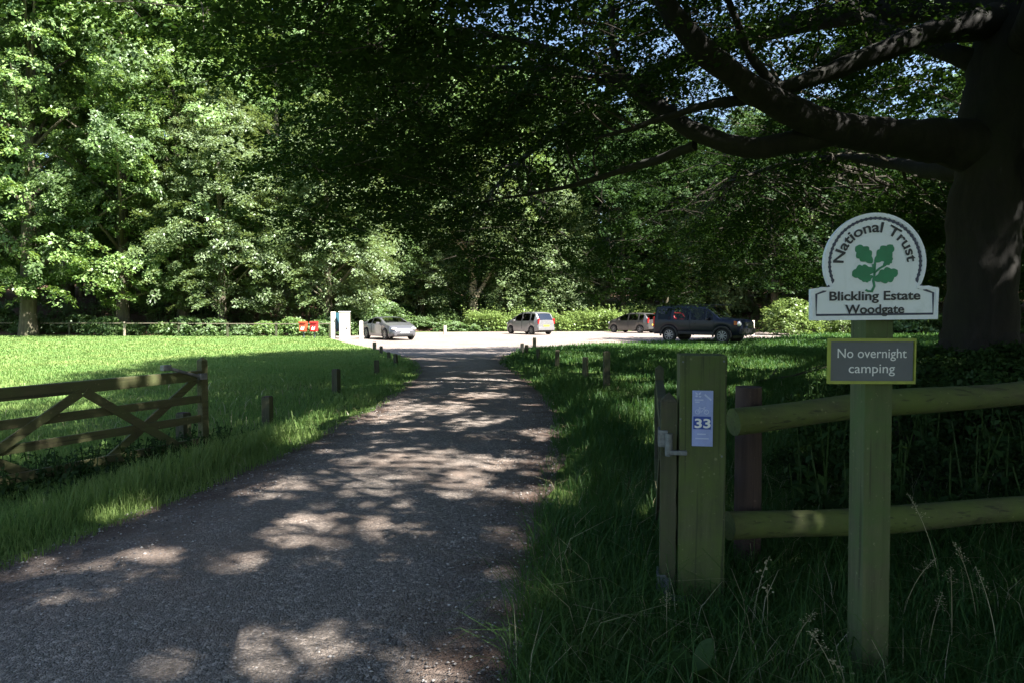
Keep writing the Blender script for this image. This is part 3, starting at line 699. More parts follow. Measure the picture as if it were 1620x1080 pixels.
make_car('parked_car', 'silver hatchback parked alone before the tall nettles with its bright tail towards us', (P(838, 520, 48).x, 48.3, .012), (-.60, .80), HATCH)
make_car('parked_car', 'grey hatchback between the silver one and the navy four wheel drive', (P(1003, 520, 51).x, 51.5, .012), (-.70, .714), dict(HATCH, paint='car_grey', H=1.47, top=[(x, z - .06 * (z > 1.1)) for x, z in HATCH['top']]))
make_car('parked_car', 'red car mostly hidden behind the navy four wheel drive', (P(1046, 515, 54).x, 54.0, .012), (-.66, .75), dict(HATCH, paint='car_red'))

# ------------------------------------------------------------------ things round the car park
def at(x, Y): return P(x, 530, Y).x
fz = 41.5
xs_ = [at(x, fz + (525 - x) * .008) for x in (-60, 110, 197, 283, 360, 437, 522)]
ff = empty('rail_fence', (xs_[0], fz + 4, 0), 0, 'low pale single rail fence along the far edge of the lawn', 'fence')
pr = None
for x, px in zip(xs_, (-60, 110, 197, 283, 360, 437, 522)):
    Y = fz + (525 - px) * .008; q = Vector((x - xs_[0], Y - fz - 4, 0))
    MB().box((q.x, q.y, .45), (.11, .1, .96), None, .01).build('post', M['old_wood'] if px != 197 else M['pale_wood'], ff)
    if pr is not None: MB().beam((pr.x, pr.y - .07, .84), (q.x, q.y - .07, .84 + random.uniform(-.03, .03)), .04, .05, (0, 0, 1)).build('rail', M['dull_rail'], ff)
    pr = q
def bin_(x, Y, m, label):
    r = empty('dog_waste_bin', (at(x, Y), Y, .42), R(-4), label, 'bin', 'red waste bins on the far fence')
    MB().box((0, 0, .24), (.40, .3, .48), None, .03).build('body', M[m], r, 40)
    MB().box((0, -.03, .53), (.44, .36, .12), None, .05).build('lid', M[m], r, 40)
    MB().box((0, -.185, .55), (.3, .012, .03)).build('slot', M['black_plastic'], r)
    MB().box((0, .08, -.1), (.07, .07, .7)).build('leg', M['galvanised'], r)
    mb = MB().prism([(-.11, .1), (.05, .09), (.1, .16), (.12, .3), (.02, .22), (-.03, .3), (-.1, .2)], -.157, -.149)
    mb.build('pictogram', M['white'], r)
bin_(480, 40.6, 'orange_plastic', 'orange red dog waste bin with a white mark by the lawn fence')
bin_(497, 40.6, 'red_plastic', 'bright red dog waste bin next to the information boards')
r = empty('information_board', (at(527.5, 40.2), 40.2, 0), 0, 'narrow white post with a blue and dark notice panel turned edge on', 'sign')
MB().box((0, 0, .78), (.25, .16, 1.6), None, .01).build('post', M['cream'], r)
m_ = Matrix.Rotation(R(62), 4, 'Z')
MB().box((.27, .32, 1.05), (.85, .05, .95), m_, .006).build('panel', M['teal'], r)
MB().box((.245, .34, .55), (.8, .045, .3), m_, .006).build('lower_panel', M['navy'], r)
MB().box((.50, .74, .75), (.1, .1, 1.5), None, .006).build('rear_post', M['cream'], r)
r = empty('notice_board', (at(545.5, 40.0), 40.0, 0), R(4), 'upright white panel board with a dark latch beside the car park entrance', 'sign')
MB().box((0, 0, .78), (.6, .22, 1.56), None, .015).build('cabinet', M['cream'], r)
MB().box((.12, -.115, .62), (.07, .02, .1), None, .004).build('latch', M['black_plastic'], r)
MB().box((0, 0, 1.58), (.66, .28, .05), None, .01).build('cap', M['white'], r)
MB().box((0, -.113, 1.2), (.46, .012, .42), None, .003).build('notice_sheet', M['white'], r)
def marker(x, Y, h, wd, label, m='cream'):
    r = empty('marker_post', (at(x, Y), Y, 0), .3, label, 'post')
    MB().box((0, 0, h / 2 - .1), (wd, wd, h + .2), None, .012).build('shaft', M[m], r)
    MB().box((0, 0, h + .003), (wd * .86, wd * .86, .02), None, .006).build('top', M['pale_wood'], r)
marker(571.5, 39.2, 1.05, .2, 'stout whitish post beside the low silver car with the dark roof')
marker(704, 47.5, .62, .2, 'short pale wooden post standing left of the silver hatchback', 'pale_wood')
marker(1190, 45, 1.0, .2, 'pale post showing behind the bonnet of the navy four wheel drive')
# ------------------------------------------------------------------ gaps in the canopies that let sun through to the drive
GAPS = []
for (x0, x1, y0, y1) in ((370, 565, 992, 1075), (620, 765, 1005, 1085), (425, 592, 818, 868), (515, 700, 712, 795), (640, 770, 716, 765), (770, 900, 716, 748), (690, 800, 752, 795), (765, 850, 832, 872), (775, 830, 902, 922), (710, 805, 664, 694), (810, 905, 678, 696), (375, 475, 752, 790), (155, 300, 866, 908), (30, 110, 880, 905), (0, 60, 890, 930), (340, 400, 882, 905), (640, 740, 640, 656), (720, 800, 622, 632), (560, 660, 640, 668), (640, 880, 600, 606), (720, 870, 586, 591), (600, 780, 566, 569), (640, 900, 556, 559), (560, 760, 548, 551), (840, 905, 768, 790), (230, 330, 1045, 1085),
                         (1140, 1340, 560, 616), (960, 1085, 596, 624), (930, 1090, 630, 676), (1000, 1150, 546, 556), (1180, 1420, 540, 550), (860, 960, 560, 572), (1020, 1070, 690, 720), (455, 505, 655, 690), (610, 650, 632, 642), (180, 230, 790, 820), (100, 150, 640, 652), (880, 930, 570, 578)):
    a = G(x0, y1); b = G(x1, y0); cx = G((x0 + x1) / 2, (y0 + y1) / 2); w_ = (x1 - x0) / 1080 * cx.y
    gs = 1.14 if cx.y < 7.5 else 1.0; GAPS.append((cx.x, (a.y + b.y) / 2, max(.14, w_ / 2) * gs, max(.14, (b.y - a.y) / 2) * gs))
rs = random.Random(3)
for i in range(70):                    # small scattered chinks
    y = 3.2 + 26 * rs.random() ** 1.3; x = float(np.interp(y, RY, RXL)) - .4 + 4.4 * rs.random(); q = .6 + .03 * y
    GAPS.append((x, y, (.1 + .26 * rs.random()) * q, (.07 + .13 * rs.random()) * q))
for i in range(45):
    y = 7.5 + 22 * rs.random(); x = float(np.interp(y, RYR, RXR)) + 5.5 * rs.random(); GAPS.append((x, y, .2 + .4 * rs.random(), .14 + .3 * rs.random()))
for u_, z_ in ((.62, .86), (.98, .86), (1.75, .36), (2.05, .36), (.95, .1), (1.35, .1)):
    GAPS.append((-3.64 - .443 * u_ - TOSUN.x * z_ / TOSUN.z, 8 - .896 * u_ - TOSUN.y * z_ / TOSUN.z, .1, .1))
GAPS = np.array(GAPS); LIMB_SHADE = []
def lit_through(Pw, rg, keep=.035):
    """False for leaves that stand in one of the gaps"""
    k_ = Pw[:, 2] / TOSUN.z; gx_ = Pw[:, 0] - TOSUN.x * k_; gy_ = Pw[:, 1] - TOSUN.y * k_
    an = np.arctan2(gy_ * 3 % 6.28, gx_ * 3 % 6.28); out = np.ones(len(Pw), bool); half = np.zeros(len(Pw), bool)
    wx = gx_ + .1 * np.sin(gy_ * 7 + 1) + .05 * np.sin(gy_ * 17); wy = gy_ + .09 * np.sin(gx_ * 6) + .05 * np.sin(gx_ * 15 + 2)
    nz = .95 + .45 * np.sin(wx * 5 + wy * 8) * np.sin(wy * 11 - wx * 4 + 1) + .55 * np.sin(wx * 13 - wy * 9 + 2) * np.sin(wy * 21 + wx * 6) - .25 * (np.sin(wy * 31 + wx * 9) > .35)
    for x, y, a, b in GAPS:
        d2 = ((gx_ - x) / a) ** 2 + ((gy_ - y) / b) ** 2; out &= ~(d2 < nz); half |= d2 < nz * 1.8 + .2
    st = np.sin(gy_ * 24 + gx_ * 5 + 2 * np.sin(gx_ * 2.7)) > .74
    out |= st & (np.sin(gx_ * 3.1 + gy_ * 1.7) > -.5) & (gy_ > 4.2)
    cl = np.sin(gx_ * 11 + gy_ * 17) * np.sin(gy_ * 23 - gx_ * 8)
    out &= ~(half & (cl > -.05))
    if LIMB_SHADE:                     # leaves standing over a limb stay
        i_ = np.nonzero(~out)[0]; L_ = np.array(LIMB_SHADE, np.float32)
        for j in range(0, len(i_), 4000):
            q = i_[j:j + 4000]; d2 = (gx_[q, None] - L_[None, :, 0]) ** 2 + (gy_[q, None] - L_[None, :, 1]) ** 2
            out[q] |= ((d2 < L_[None, :, 3] ** 2) & (Pw[q, 2][:, None] > L_[None, :, 2])).any(1)
    return out | (rg.random(len(Pw)) < keep)
def thin_crown(me, mw):
    co = np.empty(len(me.vertices) * 3, np.float32); me.vertices.foreach_get('co', co); co = co.reshape(-1, 4, 3); m = np.array(mw)
    Pw = co.mean(1) @ m[:3, :3].T + m[:3, 3]; ok = lit_through(Pw, np.random.default_rng(4))
    if ok.all(): return me
    n = np_mesh(me.name, co[ok].reshape(-1, 3), np.arange(ok.sum() * 4).reshape(-1, 4)); n.materials.append(me.materials[0]); return n

# ------------------------------------------------------------------ plants: shared builders
def spray_leaves(C, Nn, rx, n_per, Lm, Wm, spread=.45, thick=.06, rg=rng):
    """flat sprays of leaves: C (k,3) centres, Nn (k,3) normals, rx (k,) radii"""
    k = len(C); Nn = unit(Nn); h = unit(rg.normal(size=(k, 3))); U = unit(h - Nn * (h * Nn).sum(1, keepdims=True)); Vv = np.cross(Nn, U)
    a = rg.random((k, n_per)) * 6.283; q = np.sqrt(rg.random((k, n_per))) * rx[:, None]
    pos = C[:, None] + U[:, None] * (np.cos(a) * q)[..., None] + Vv[:, None] * (np.sin(a) * q * .62)[..., None] + Nn[:, None] * (rg.normal(size=(k, n_per)) * thick)[..., None]
    pos[..., 2] -= (q ** 2 / np.maximum(rx[:, None], .1) * .22)
    N = Nn[:, None] + rg.normal(size=(k, n_per, 3)) * spread; A = U[:, None] * np.cos(a)[..., None] + Vv[:, None] * np.sin(a)[..., None] + rg.normal(size=(k, n_per, 3)) * .5
    m = k * n_per; s = .45 + .95 * rg.random(m) ** 1.2
    return leaves(pos.reshape(m, 3), N.reshape(m, 3), A.reshape(m, 3), Lm * s, Wm * s)
def np_tubes(paths, seg=7):
    mb = MB()
    for p, r_ in paths: mb.tube(p, r_, seg, True)
    return mb
def curve3(a, b, c, n=6):
    a, b, c = map(Vector, (a, b, c)); return [a * (1 - t) ** 2 + b * 2 * t * (1 - t) + c * t * t for t in [i / (n - 1) for i in range(n)]]

def tree_meshes(name, seed, H, zb, Rm, clumps, sprays, per, Lm, Wm, tr, lm, bm_, droop=.25, fork=False, flat=.5, cs=1.0):
    rg = np.random.default_rng(seed); rd = random.Random(seed)
    n = clumps; t = rg.random(n) ** .9; prof = np.sin(np.pi * (.14 + .84 * t ** .85)) ** .65
    ang = rg.random(n) * 6.283; lob = 1 + .22 * np.sin(ang * 3 + t * 5 + seed) + .12 * np.sin(ang * 5 - t * 9)
    fr = .55 + .45 * rg.random(n) ** .4; r_ = Rm * prof * lob * fr
    C = np.stack([np.cos(ang) * r_, np.sin(ang) * r_, zb + (H - zb) * t], 1)
    Out = np.stack([np.cos(ang), np.sin(ang), np.zeros(n)], 1)
    sz = cs * (.75 + .7 * rg.random(n)) * Rm / 5.5
    k = n * sprays; ci = np.repeat(np.arange(n), sprays); g = rg.normal(size=(k, 3)) * np.array([1, 1, flat]) * sz[ci][:, None] * .8
    S = C[ci] + g; outk = Out[ci]; S[:, 2] -= droop * (g * outk).sum(1)
    Nn = outk * (.35 + .25 * rg.random((k, 1))) + np.array([0, 0, 1.0]) + rg.normal(size=(k, 3)) * .28
    S = S[(S[:, 2] > zb * .7)]; Nn = Nn[:len(S)] if len(S) < k else Nn
    V, Fq = spray_leaves(S, Nn, (.55 + .4 * rg.random(len(S))) * cs, per, Lm, Wm, .36, .08, rg)
    crown = np_mesh(name + '_crown', V, Fq); crown.materials.append(M[lm])
    paths = []; top = H * .93; w1, w2 = rd.uniform(-.5, .5), rd.uniform(-.5, .5)
    tp = [(0, 0, -.4), (0, 0, .3), (.05 * w1, .05 * w2, 1.2), (w1 * .4, w2 * .4, H * .3), (w1, w2, H * .6), (w1 * 1.4, w2, top)]
    paths.append((tp, [tr * 1.5, tr * 1.18, tr, tr * .8, tr * .5, tr * .06]))
    if fork: paths.append((curve3((0, 0, 2.0), (.5, -.1, 2.9), (1.9, -.3, 5.2)), [tr * .7, tr * .62, tr * .5, tr * .4, tr * .3, tr * .12]))
    def axis(z):
        z = min(z, top)
        for a, b in zip(tp, tp[1:]):
            if a[2] <= z <= b[2]: return Vector(a).lerp(Vector(b), (z - a[2]) / (b[2] - a[2]))
        return Vector(tp[-1])
    for i in rg.permutation(n)[:max(14, n // 3)]:
        c = Vector(C[i]); a = axis(max(min(zb * .8, 2.5), c.z - c.xy.length * .55 - .5)); rr = tr * .34 * (1 - .7 * a.z / H)
        m_ = (a + c) / 2 + Vector((0, 0, .12 * (c - a).length)); paths.append((curve3(a, m_, c, 5), [rr, rr * .8, rr * .6, rr * .4, rr * .12]))
    mb = np_tubes(paths, 9); me = bpy.data.meshes.new(name + '_trunk'); me.from_pydata(mb.v, [], mb.f)
    me.polygons.foreach_set('use_smooth', [True] * len(me.polygons)); me.materials.append(M[bm_]); return me, crown
TV = {
 'broad': tree_meshes('broad', 1, 26, 1.9, 6.6, 105, 15, 80, .21, .125, .42, 'wood_leaf', 'wood_bark'),
 'wide': tree_meshes('wide', 2, 25, 2.2, 7.2, 110, 15, 82, .205, .125, .46, 'bright_leaf', 'wood_bark', .4),
 'tall': tree_meshes('tall', 3, 28, 3.4, 5.4, 105, 15, 78, .21, .12, .38, 'wood_leaf', 'wood_bark', .3),
 'pale': tree_meshes('pale', 4, 17, 1.2, 4.6, 120, 11, 74, .2, .09, .30, 'pale_leaf', 'wood_bark', .55, False, .7),
 'low': tree_meshes('low', 5, 8.5, 1.0, 3.3, 70, 8, 46, .22, .12, .16, 'pale_leaf', 'wood_bark', .6, False, .7, .9),
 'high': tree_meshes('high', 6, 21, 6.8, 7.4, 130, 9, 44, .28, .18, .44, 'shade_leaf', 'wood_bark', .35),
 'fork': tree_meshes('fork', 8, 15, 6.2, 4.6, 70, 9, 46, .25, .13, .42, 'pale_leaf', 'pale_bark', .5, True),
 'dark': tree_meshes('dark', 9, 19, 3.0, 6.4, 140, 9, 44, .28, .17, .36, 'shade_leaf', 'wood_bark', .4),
}
def tree(kind, x, y, s, label, group=None, name='tree', sz=1.0, rot=None):
    t, c = TV[kind]; r = empty(name, (x, y, floor_z(x, y)), rot if rot is not None else random.uniform(0, 6.28), label, 'tree', group)
    r.scale = (s, s, s * sz); link('trunk', t, None, r)
    if kind == 'high' or group == 'tall shade trees beyond the right verge': c = thin_crown(c, Matrix.LocRotScale(r.location, r.rotation_euler, r.scale))
    link('crown', c, None, r); return r
def tpx(kind, px, Y, s, label, group=None, **kw): return tree(kind, (px - 810) / 1080 * Y, Y, s, label, group, **kw)
front = 'trees along the front edge of the wood'
tpx('wide', 45, 44.5, 1.05, 'broad sunlit tree with a thick bare trunk at far left of the lawn fence', front, sz=1.2)
tpx('broad', 195, 47, 1.0, 'tall sunlit tree with dark trunk behind the pale fence post', front, sz=1.2)
tpx('wide', 292, 50, .95, 'leafy tree with ivy hung trunk between the pale fence post and red bins', front, sz=1.2)
tpx('pale', 352, 46.5, .92, 'pale green drooping tree left of the red bins', front)
tpx('pale', 520, 47.5, .9, 'greyish green weeping tree hanging above the information boards', front)
tpx('broad', -90, 46, 1.0, 'bright tree cut off by left edge of the lawn', front, sz=1.2)
tpx('tall', 440, 53, 1.0, 'tall dark topped tree rising behind the red bins', front)
tpx('tall', 600, 57, 1.0, 'tall tree directly behind the low silver car', front)
tpx('broad', 668, 62, .95, 'slim trunked tree in the wood right of the low silver car', front)
tpx('fork', 750, 58.0, .95, 'pale forked trunk tree standing in front of the wood left of the silver hatchback', front, rot=.3)
tpx('low', 712, 60, .95, 'thin tree with dark stem just left of the pale forked tree', front)
tpx('low', 850, 60, 1.0, 'low fresh green tree drooping above the silver hatchback', front)
tpx('low', 905, 61.5, .9, 'small yellow green tree right of the silver hatchback', front)
tpx('pale', 600, 57.2, .62, 'pale feathery young tree directly behind the roof of the low silver car', front)
tpx('pale', 668, 59, .66, 'pale feathery young tree between the low silver car and the pale forked tree', front)
tpx('pale', 812, 58.6, .62, 'pale feathery young tree just left above the silver hatchback', front)
tpx('pale', 888, 60, .66, 'pale feathery young tree just right above the silver hatchback', front)
tpx('wide', 770, 66, .9, 'bright leafy tree behind the pale forked tree', front)
tpx('pale', 1100, 57.5, .6, 'pale feathery young tree over the windscreen of the navy four wheel drive', front)
tpx('dark', 985, 62, .85, 'dark tree above the grey hatchback', front)
tpx('dark', 1085, 60, .8, 'shaded tree above the roof of the navy four wheel drive', front)
tpx('low', 1150, 58, .95, 'small pale tree lit by a patch of sun behind the navy four wheel drive', front)
tpx('dark', 1225, 55, .85, 'shadowy tree behind the bright bush', front)
tpx('dark', 1330, 54, .85, 'shadowy tree behind the dome topped board', front)
deep = 'trees packed in the deep wood behind'
dl = 'tall tree packed among others in the deep shady wood'
k_ = 0
for (px, Y, kd, s) in ((-160, 58, 'broad', 1), (-20, 60, 'tall', 1.05), (110, 58, 'broad', 1.05), (240, 62, 'tall', 1.1), (350, 60, 'broad', 1.1), (480, 66, 'tall', 1.1), (560, 70, 'broad', 1.15), (640, 74, 'tall', 1.15), (720, 72, 'broad', 1.05), (800, 68, 'tall', .95), (870, 72, 'broad', .95), (940, 70, 'dark', 1.05), (1020, 74, 'broad', .85), (1110, 72, 'dark', .95), (1200, 68, 'dark', .9), (1290, 70, 'broad', .75), (1380, 64, 'dark', .8), (1470, 60, 'dark', .75), (1560, 58, 'dark', .75), (1660, 56, 'dark', .8), (1780, 56, 'dark', .8),
        (30, 80, 'tall', 1.1), (180, 84, 'broad', 1.1), (330, 82, 'tall', 1.15), (470, 88, 'broad', 1.2), (610, 92, 'tall', 1.2), (760, 90, 'broad', 1.1), (900, 90, 'tall', 1), (1040, 90, 'dark', 1.1), (1180, 88, 'broad', .85), (1320, 84, 'dark', 1), (1460, 80, 'dark', .9), (1600, 76, 'dark', .9)):
    tpx(kd, px, Y, s, dl, deep)
for i, (x, y, kd, sc_) in enumerate(((33, 47, 'dark', .8), (40, 45, 'broad', .75), (47, 47, 'dark', .9), (55, 43, 'broad', .8), (43, 36, 'dark', .75), (52, 33, 'wide', .75), (62, 40, 'dark', 1.0), (58, 28, 'dark', .85), (37, 52, 'broad', .8))):
    tree(kd, x, y, sc_, 'tree of the wood continuing to the right beyond the great beech', 'trees of the wood beyond the great beech')
for i, px in enumerate(range(-260, 1900, 62)):
    tpx('low', px + random.uniform(-20, 20), 66 + 9 * (i % 3) + random.uniform(-2, 2), random.uniform(1.0, 1.45), 'low leafy understorey tree in the gloom of the deep wood', 'understorey trees in the deep wood')
side = 'tall shade trees beyond the right verge'
for (x, y, kd, s, lb) in ((21, 29, 'high', .9, 'high crowned tree shading the navy four wheel drive'), (36, 29, 'high', .9, 'high crowned tree far out on the right beyond the bright bush'), (24, 18, 'high', .85, 'high crowned tree off beyond the great beech'),
        (10.5, -3.5, 'high', .95, 'high crowned roadside tree shading the near end of the drive'), (20, 4, 'high', 1.0, 'high crowned tree right of the rail fence'), (20, -13, 'high', 1.0, 'high crowned tree standing back from the drive behind the fence'), (-9, -9, 'high', .9, 'high crowned tree left of the near end of the drive'), (13, -9, 'high', 1.0, 'unseen high crowned tree added to cut sky light close behind the roadside one'), (14.5, 1.5, 'dark', .8, 'unseen dense low crowned tree added to block light close to the end of the rail fence'), (12, -6, 'dark', .7, 'unseen dense low crowned tree added to block light beside the near end of the drive'), (19, 11, 'dark', .8, 'unseen dense low crowned tree added to block light on the far right of the great beech'), (1, -17, 'high', 1.0, 'unseen high crowned tree added to cut sky light over the drive far behind the gates')):  # last five are unseen trees added to block sky light from right and behind
    tree(kd, x, y, s, lb, side)

# ------------------------------------------------------------------ the great beech
BX, BY = 9.02, 13.0
rb = empty('beech_tree', (BX, BY, 0), 0, 'great spreading beech with thick dark limbs overhanging the drive', 'tree')
o0 = Vector((BX, BY, 0))
def limb(pts, rad, n=5):
    p = [(q if isinstance(q, Vector) else P(*q)) - o0 for q in pts]; out = []; rr = []
    for i in range(len(p) - 1):        # smooth through the points
        a = p[max(i - 1, 0)]; b = p[i]; c = p[i + 1]; d = p[min(i + 2, len(p) - 1)]
        for j in range(n):
            t = j / n
            out.append(.5 * ((2 * b) + (c - a) * t + (2 * a - 5 * b + 4 * c - d) * t * t + (3 * b - a - 3 * c + d) * t ** 3)); rr.append(rad[i] * (1 - t) + rad[i + 1] * t)
    out.append(p[-1]); rr.append(rad[-1]); return out, [r_ * (1 + random.uniform(-.05, .05)) for r_ in rr]
T = lambda px, py: P(px, py, 13.0)
trunk = limb([Vector((BX - .12, BY, -.5)), Vector((BX - .12, BY, .35)), T(1548, 545), T(1555, 420), T(1563, 300), T(1582, 180), T(1600, 60), T(1612, -60), Vector((10.2, 13.2, 12)), Vector((10.4, 13.6, 19)), Vector((10.5, 13.8, 24))], [1.1, .86, .64, .58, .60, .64, .58, .5, .42, .26, .05], 9)
mbt = MB().tube(*trunk, 40)
for q in range(7):                      # root flare
    a = q * .9 + .3; mbt.tube([(-.05 + .35 * math.cos(a), .35 * math.sin(a), 1.1), (-.05 + .75 * math.cos(a), .75 * math.sin(a), .38), (-.05 + 1.5 * math.cos(a), 1.5 * math.sin(a), -.12)], [.32, .3, .16], 10)
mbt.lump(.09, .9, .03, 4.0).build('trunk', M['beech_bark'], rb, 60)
LM = [
 ([(1590, 250, 13.05), (1505, 226, 12.9), (1420, 218, 12.7), (1330, 206, 12.4), (1240, 170, 11.9), (1170, 128, 11.4), (1108, 75, 11), (1062, 18, 10.8), (1000, -80, 10.5), (860, -180, 10)], [.66, .42, .345, .30, .25, .215, .185, .155, .11, .04]),
 ([(1320, 210, 12.4), (1250, 226, 12.5), (1180, 234, 12.6), (1100, 208, 12.8), (1040, 168, 13), (985, 126, 13), (900, 90, 13.3), (820, 66, 13.8), (700, 40, 14.6)], [.24, .21, .19, .165, .145, .13, .10, .07, .02]),
 ([(1600, 28, 13), (1540, 40, 12.8), (1470, 52, 12.6), (1390, 84, 12.3), (1290, 122, 12), (1205, 152, 11.8), (1120, 166, 11.8), (1040, 190, 12), (940, 220, 12.5)], [.36, .28, .22, .19, .15, .11, .08, .055, .02]),
 ([(1590, 105, 13), (1530, 92, 13.3), (1470, 72, 13.7), (1390, 40, 14.5), (1300, -30, 15.5)], [.3, .2, .16, .11, .05]),
 ([(1100, 230, 12.9), (1040, 252, 13.6), (980, 272, 14.5), (880, 300, 16), (760, 320, 17.5)], [.1, .085, .07, .05, .015]),
 ([(985, 126, 13), (970, 70, 13.1), (966, 0, 13.2), (950, -90, 13.4)], [.075, .06, .05, .03]),
 ([(1000, 140, 13), (920, 122, 13.4), (840, 108, 14), (700, 112, 15), (580, 150, 16)], [.08, .065, .05, .035, .012]),
 ([(1245, 165, 11.9), (1190, 90, 11.5), (1160, 20, 11.2), (1120, -60, 11)], [.1, .075, .055, .03]),
 ([(1580, 250, 13.3), (1500, 270, 15), (1430, 262, 17), (1340, 250, 19.5), (1240, 260, 22), (1150, 290, 24)], [.25, .2, .16, .12, .08, .03]),
 ([(1600, 200, 13), (1640, 150, 14), (1700, 80, 15), (1800, 0, 17)], [.3, .24, .18, .06]),
 ([(1570, 410, 13.0), (1598, 345, 12.8), (1638, 260, 12.4), (1690, 150, 11.5)], [.34, .25, .2, .14]),
 ([Vector((9.4, 12.7, 6.4)), Vector((8.0, 10.2, 7.0)), Vector((6.0, 7.6, 7.4)), Vector((3.6, 5.2, 7.2)), Vector((1.2, 3.2, 6.6))], [.34, .25, .18, .1, .03]),
 ([Vector((9.4, 12.8, 7.2)), Vector((10.6, 9.8, 8.0)), Vector((11.2, 6.4, 8.4)), Vector((11.0, 2.6, 8.0))], [.34, .22, .14, .03]),
 ([Vector((9.4, 13.2, 7.5)), Vector((6.8, 16.4, 8.4)), Vector((3.6, 19.6, 8.2)), Vector((.6, 22.4, 6.8)), Vector((-1.4, 24.4, 5.0))], [.34, .24, .16, .09, .02]),
 ([Vector((9.6, 13.3, 7.8)), Vector((9.4, 17.6, 8.8)), Vector((8.8, 21.8, 8.4)), Vector((8.0, 25.6, 6.2))], [.3, .2, .13, .03]),
 ([Vector((9.7, 13.0, 8.2)), Vector((13.4, 14.4, 9.2)), Vector((17.2, 15.4, 9.0)), Vector((20.8, 16.0, 7.0))], [.3, .2, .12, .03]),
 ([Vector((9.4, 13.0, 9.0)), Vector((5.8, 13.2, 10.8)), Vector((2.0, 13.8, 11.4)), Vector((-2.0, 14.4, 10.2)), Vector((-4.6, 15.2, 8.2))], [.3, .2, .14, .08, .02]),
]
skel = []; skel_all = []
for pts, rad in LM:
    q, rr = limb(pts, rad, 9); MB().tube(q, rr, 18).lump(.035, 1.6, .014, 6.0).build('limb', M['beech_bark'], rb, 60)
    skel_all += list(zip(q, rr))
    skel += [(p, r_) for p, r_ in list(zip(q, rr))[::2] if p.xy.length > 2.2 and r_ < .3]
rgb = np.random.default_rng(21)
def zlow(x, y):
    dx, dy = x - BX, y - BY; r_ = math.hypot(dx, dy)
    z = float(np.interp(r_, [0, 4, 8, 11, 14.5], [7.0, 6.3, 5.7, 4.6, 3.3]))
    if y < 10: z = max(z, 5.0) + (10 - y) * .22
    if y > 19: z -= min(1.6, (y - 19) * .28)
    return max(z, 2.3)
CL = []
tries = 0
while len(CL) < 500 and tries < 16000:
    tries += 1
    a = rgb.random() * 6.283; r_ = 2.5 + 12.9 * math.sqrt(rgb.random()); x = BX + r_ * math.cos(a); y = BY + r_ * math.sin(a) * .97
    if x > BX + 8 and rgb.random() < .6: continue
    if y < 2.2 and rgb.random() < .5: continue
    if x < -.27 * y - .4 and rgb.random() < .93: continue
    z = zlow(x, y) + min(5.5, rgb.exponential(1.5)); c = Vector((x, y, z))
    if any((c - q).length < .84 for q in CL): continue
    CL.append(c)
tw = MB(); S = []; Nn = []; RX = []
for c in CL:
    l = c - o0
    best = min(skel, key=lambda s_: (s_[0] - l).length + rgb.random() * 1.6 + .9 * max(0, s_[0].xy.length - l.xy.length + .4))
    a = best[0]; m_ = (a + l) / 2 + Vector((rgb.normal() * .25, rgb.normal() * .25, .12 * (l - a).length)); rr = min(best[1] * .7, .012 + .008 * (l - a).length)
    wig = curve3(a, m_, l, 11); am = .05 * (l - a).length
    wig = [p + Vector((rgb.normal(), rgb.normal(), rgb.normal() * .7)) * am * (0 if i in (0, 10) else .55) for i, p in enumerate(wig)]
    tw.tube(wig, [rr * .9 * (1 - .09 * i) for i in range(11)], 6)
    tilt = Vector((l.x, l.y, 0)).normalized() * .25
    for q in range(13):
        d = Vector((rgb.normal() * .95, rgb.normal() * .95, rgb.normal() * .28)); d.z -= .13 * d.xy.length_squared * .5
        S.append(l + d); Nn.append(Vector((tilt.x + rgb.normal() * .2, tilt.y + rgb.normal() * .2, 1))); RX.append(.42 + .4 * rgb.random())
        if q < 5: tw.tube([l, l + d * .55 + Vector((0, 0, .05)), l + d], [.012, .008, .003], 4)
tw.build('twigs', M['twig'], rb)
V, Fq = spray_leaves(np.array(S), np.array(Nn), np.array(RX), 115, .092, .062, .34, .05, rgb)
# the higher crown, above the limbs
n = 3400; a = rgb.random(n) * 6.283; hz = rgb.random(n); r_ = 13.2 * np.sqrt(rgb.random(n)) * (1 - hz ** 1.6 * .75)
C = np.stack([r_ * np.cos(a), r_ * np.sin(a), 9.5 + hz * 14], 1)
hole = np.sin(C[:, 0] * .8 + C[:, 2] * .3) + np.sin(C[:, 1] * .9 - C[:, 2] * .25 + 1) + .6 * np.sin(C[:, 0] * 1.9 + C[:, 1] * 1.7)
C = C[(hole > -1.35) & ~((C[:, 0] + BX < -.3 * (C[:, 1] + BY)) & (C[:, 2] < 1.6 + .46 * (C[:, 1] + BY)))]
V2, F2 = spray_leaves(C, rgb.normal(size=C.shape) * .3 + np.array([0, 0, 1.0]), np.full(len(C), 1.0), 62, .17, .115, .4, .12, rgb)
for pw, rr_ in [(p + o0, r_) for p, r_ in skel_all if r_ > .11]:
    for zz in (0,): LIMB_SHADE.append((pw.x - TOSUN.x * pw.z / TOSUN.z, pw.y - TOSUN.y * pw.z / TOSUN.z, pw.z + .2, rr_ * 1.1 + .1))
V = np.concatenate([V, V2]).reshape(-1, 4, 3); V = V[lit_through(V.mean(1) + np.array(o0[:]), rgb)]
me = np_mesh('crown', V.reshape(-1, 3), np.arange(len(V) * 4).reshape(-1, 4)); link('crown', me, M['beech_leaf'], rb)

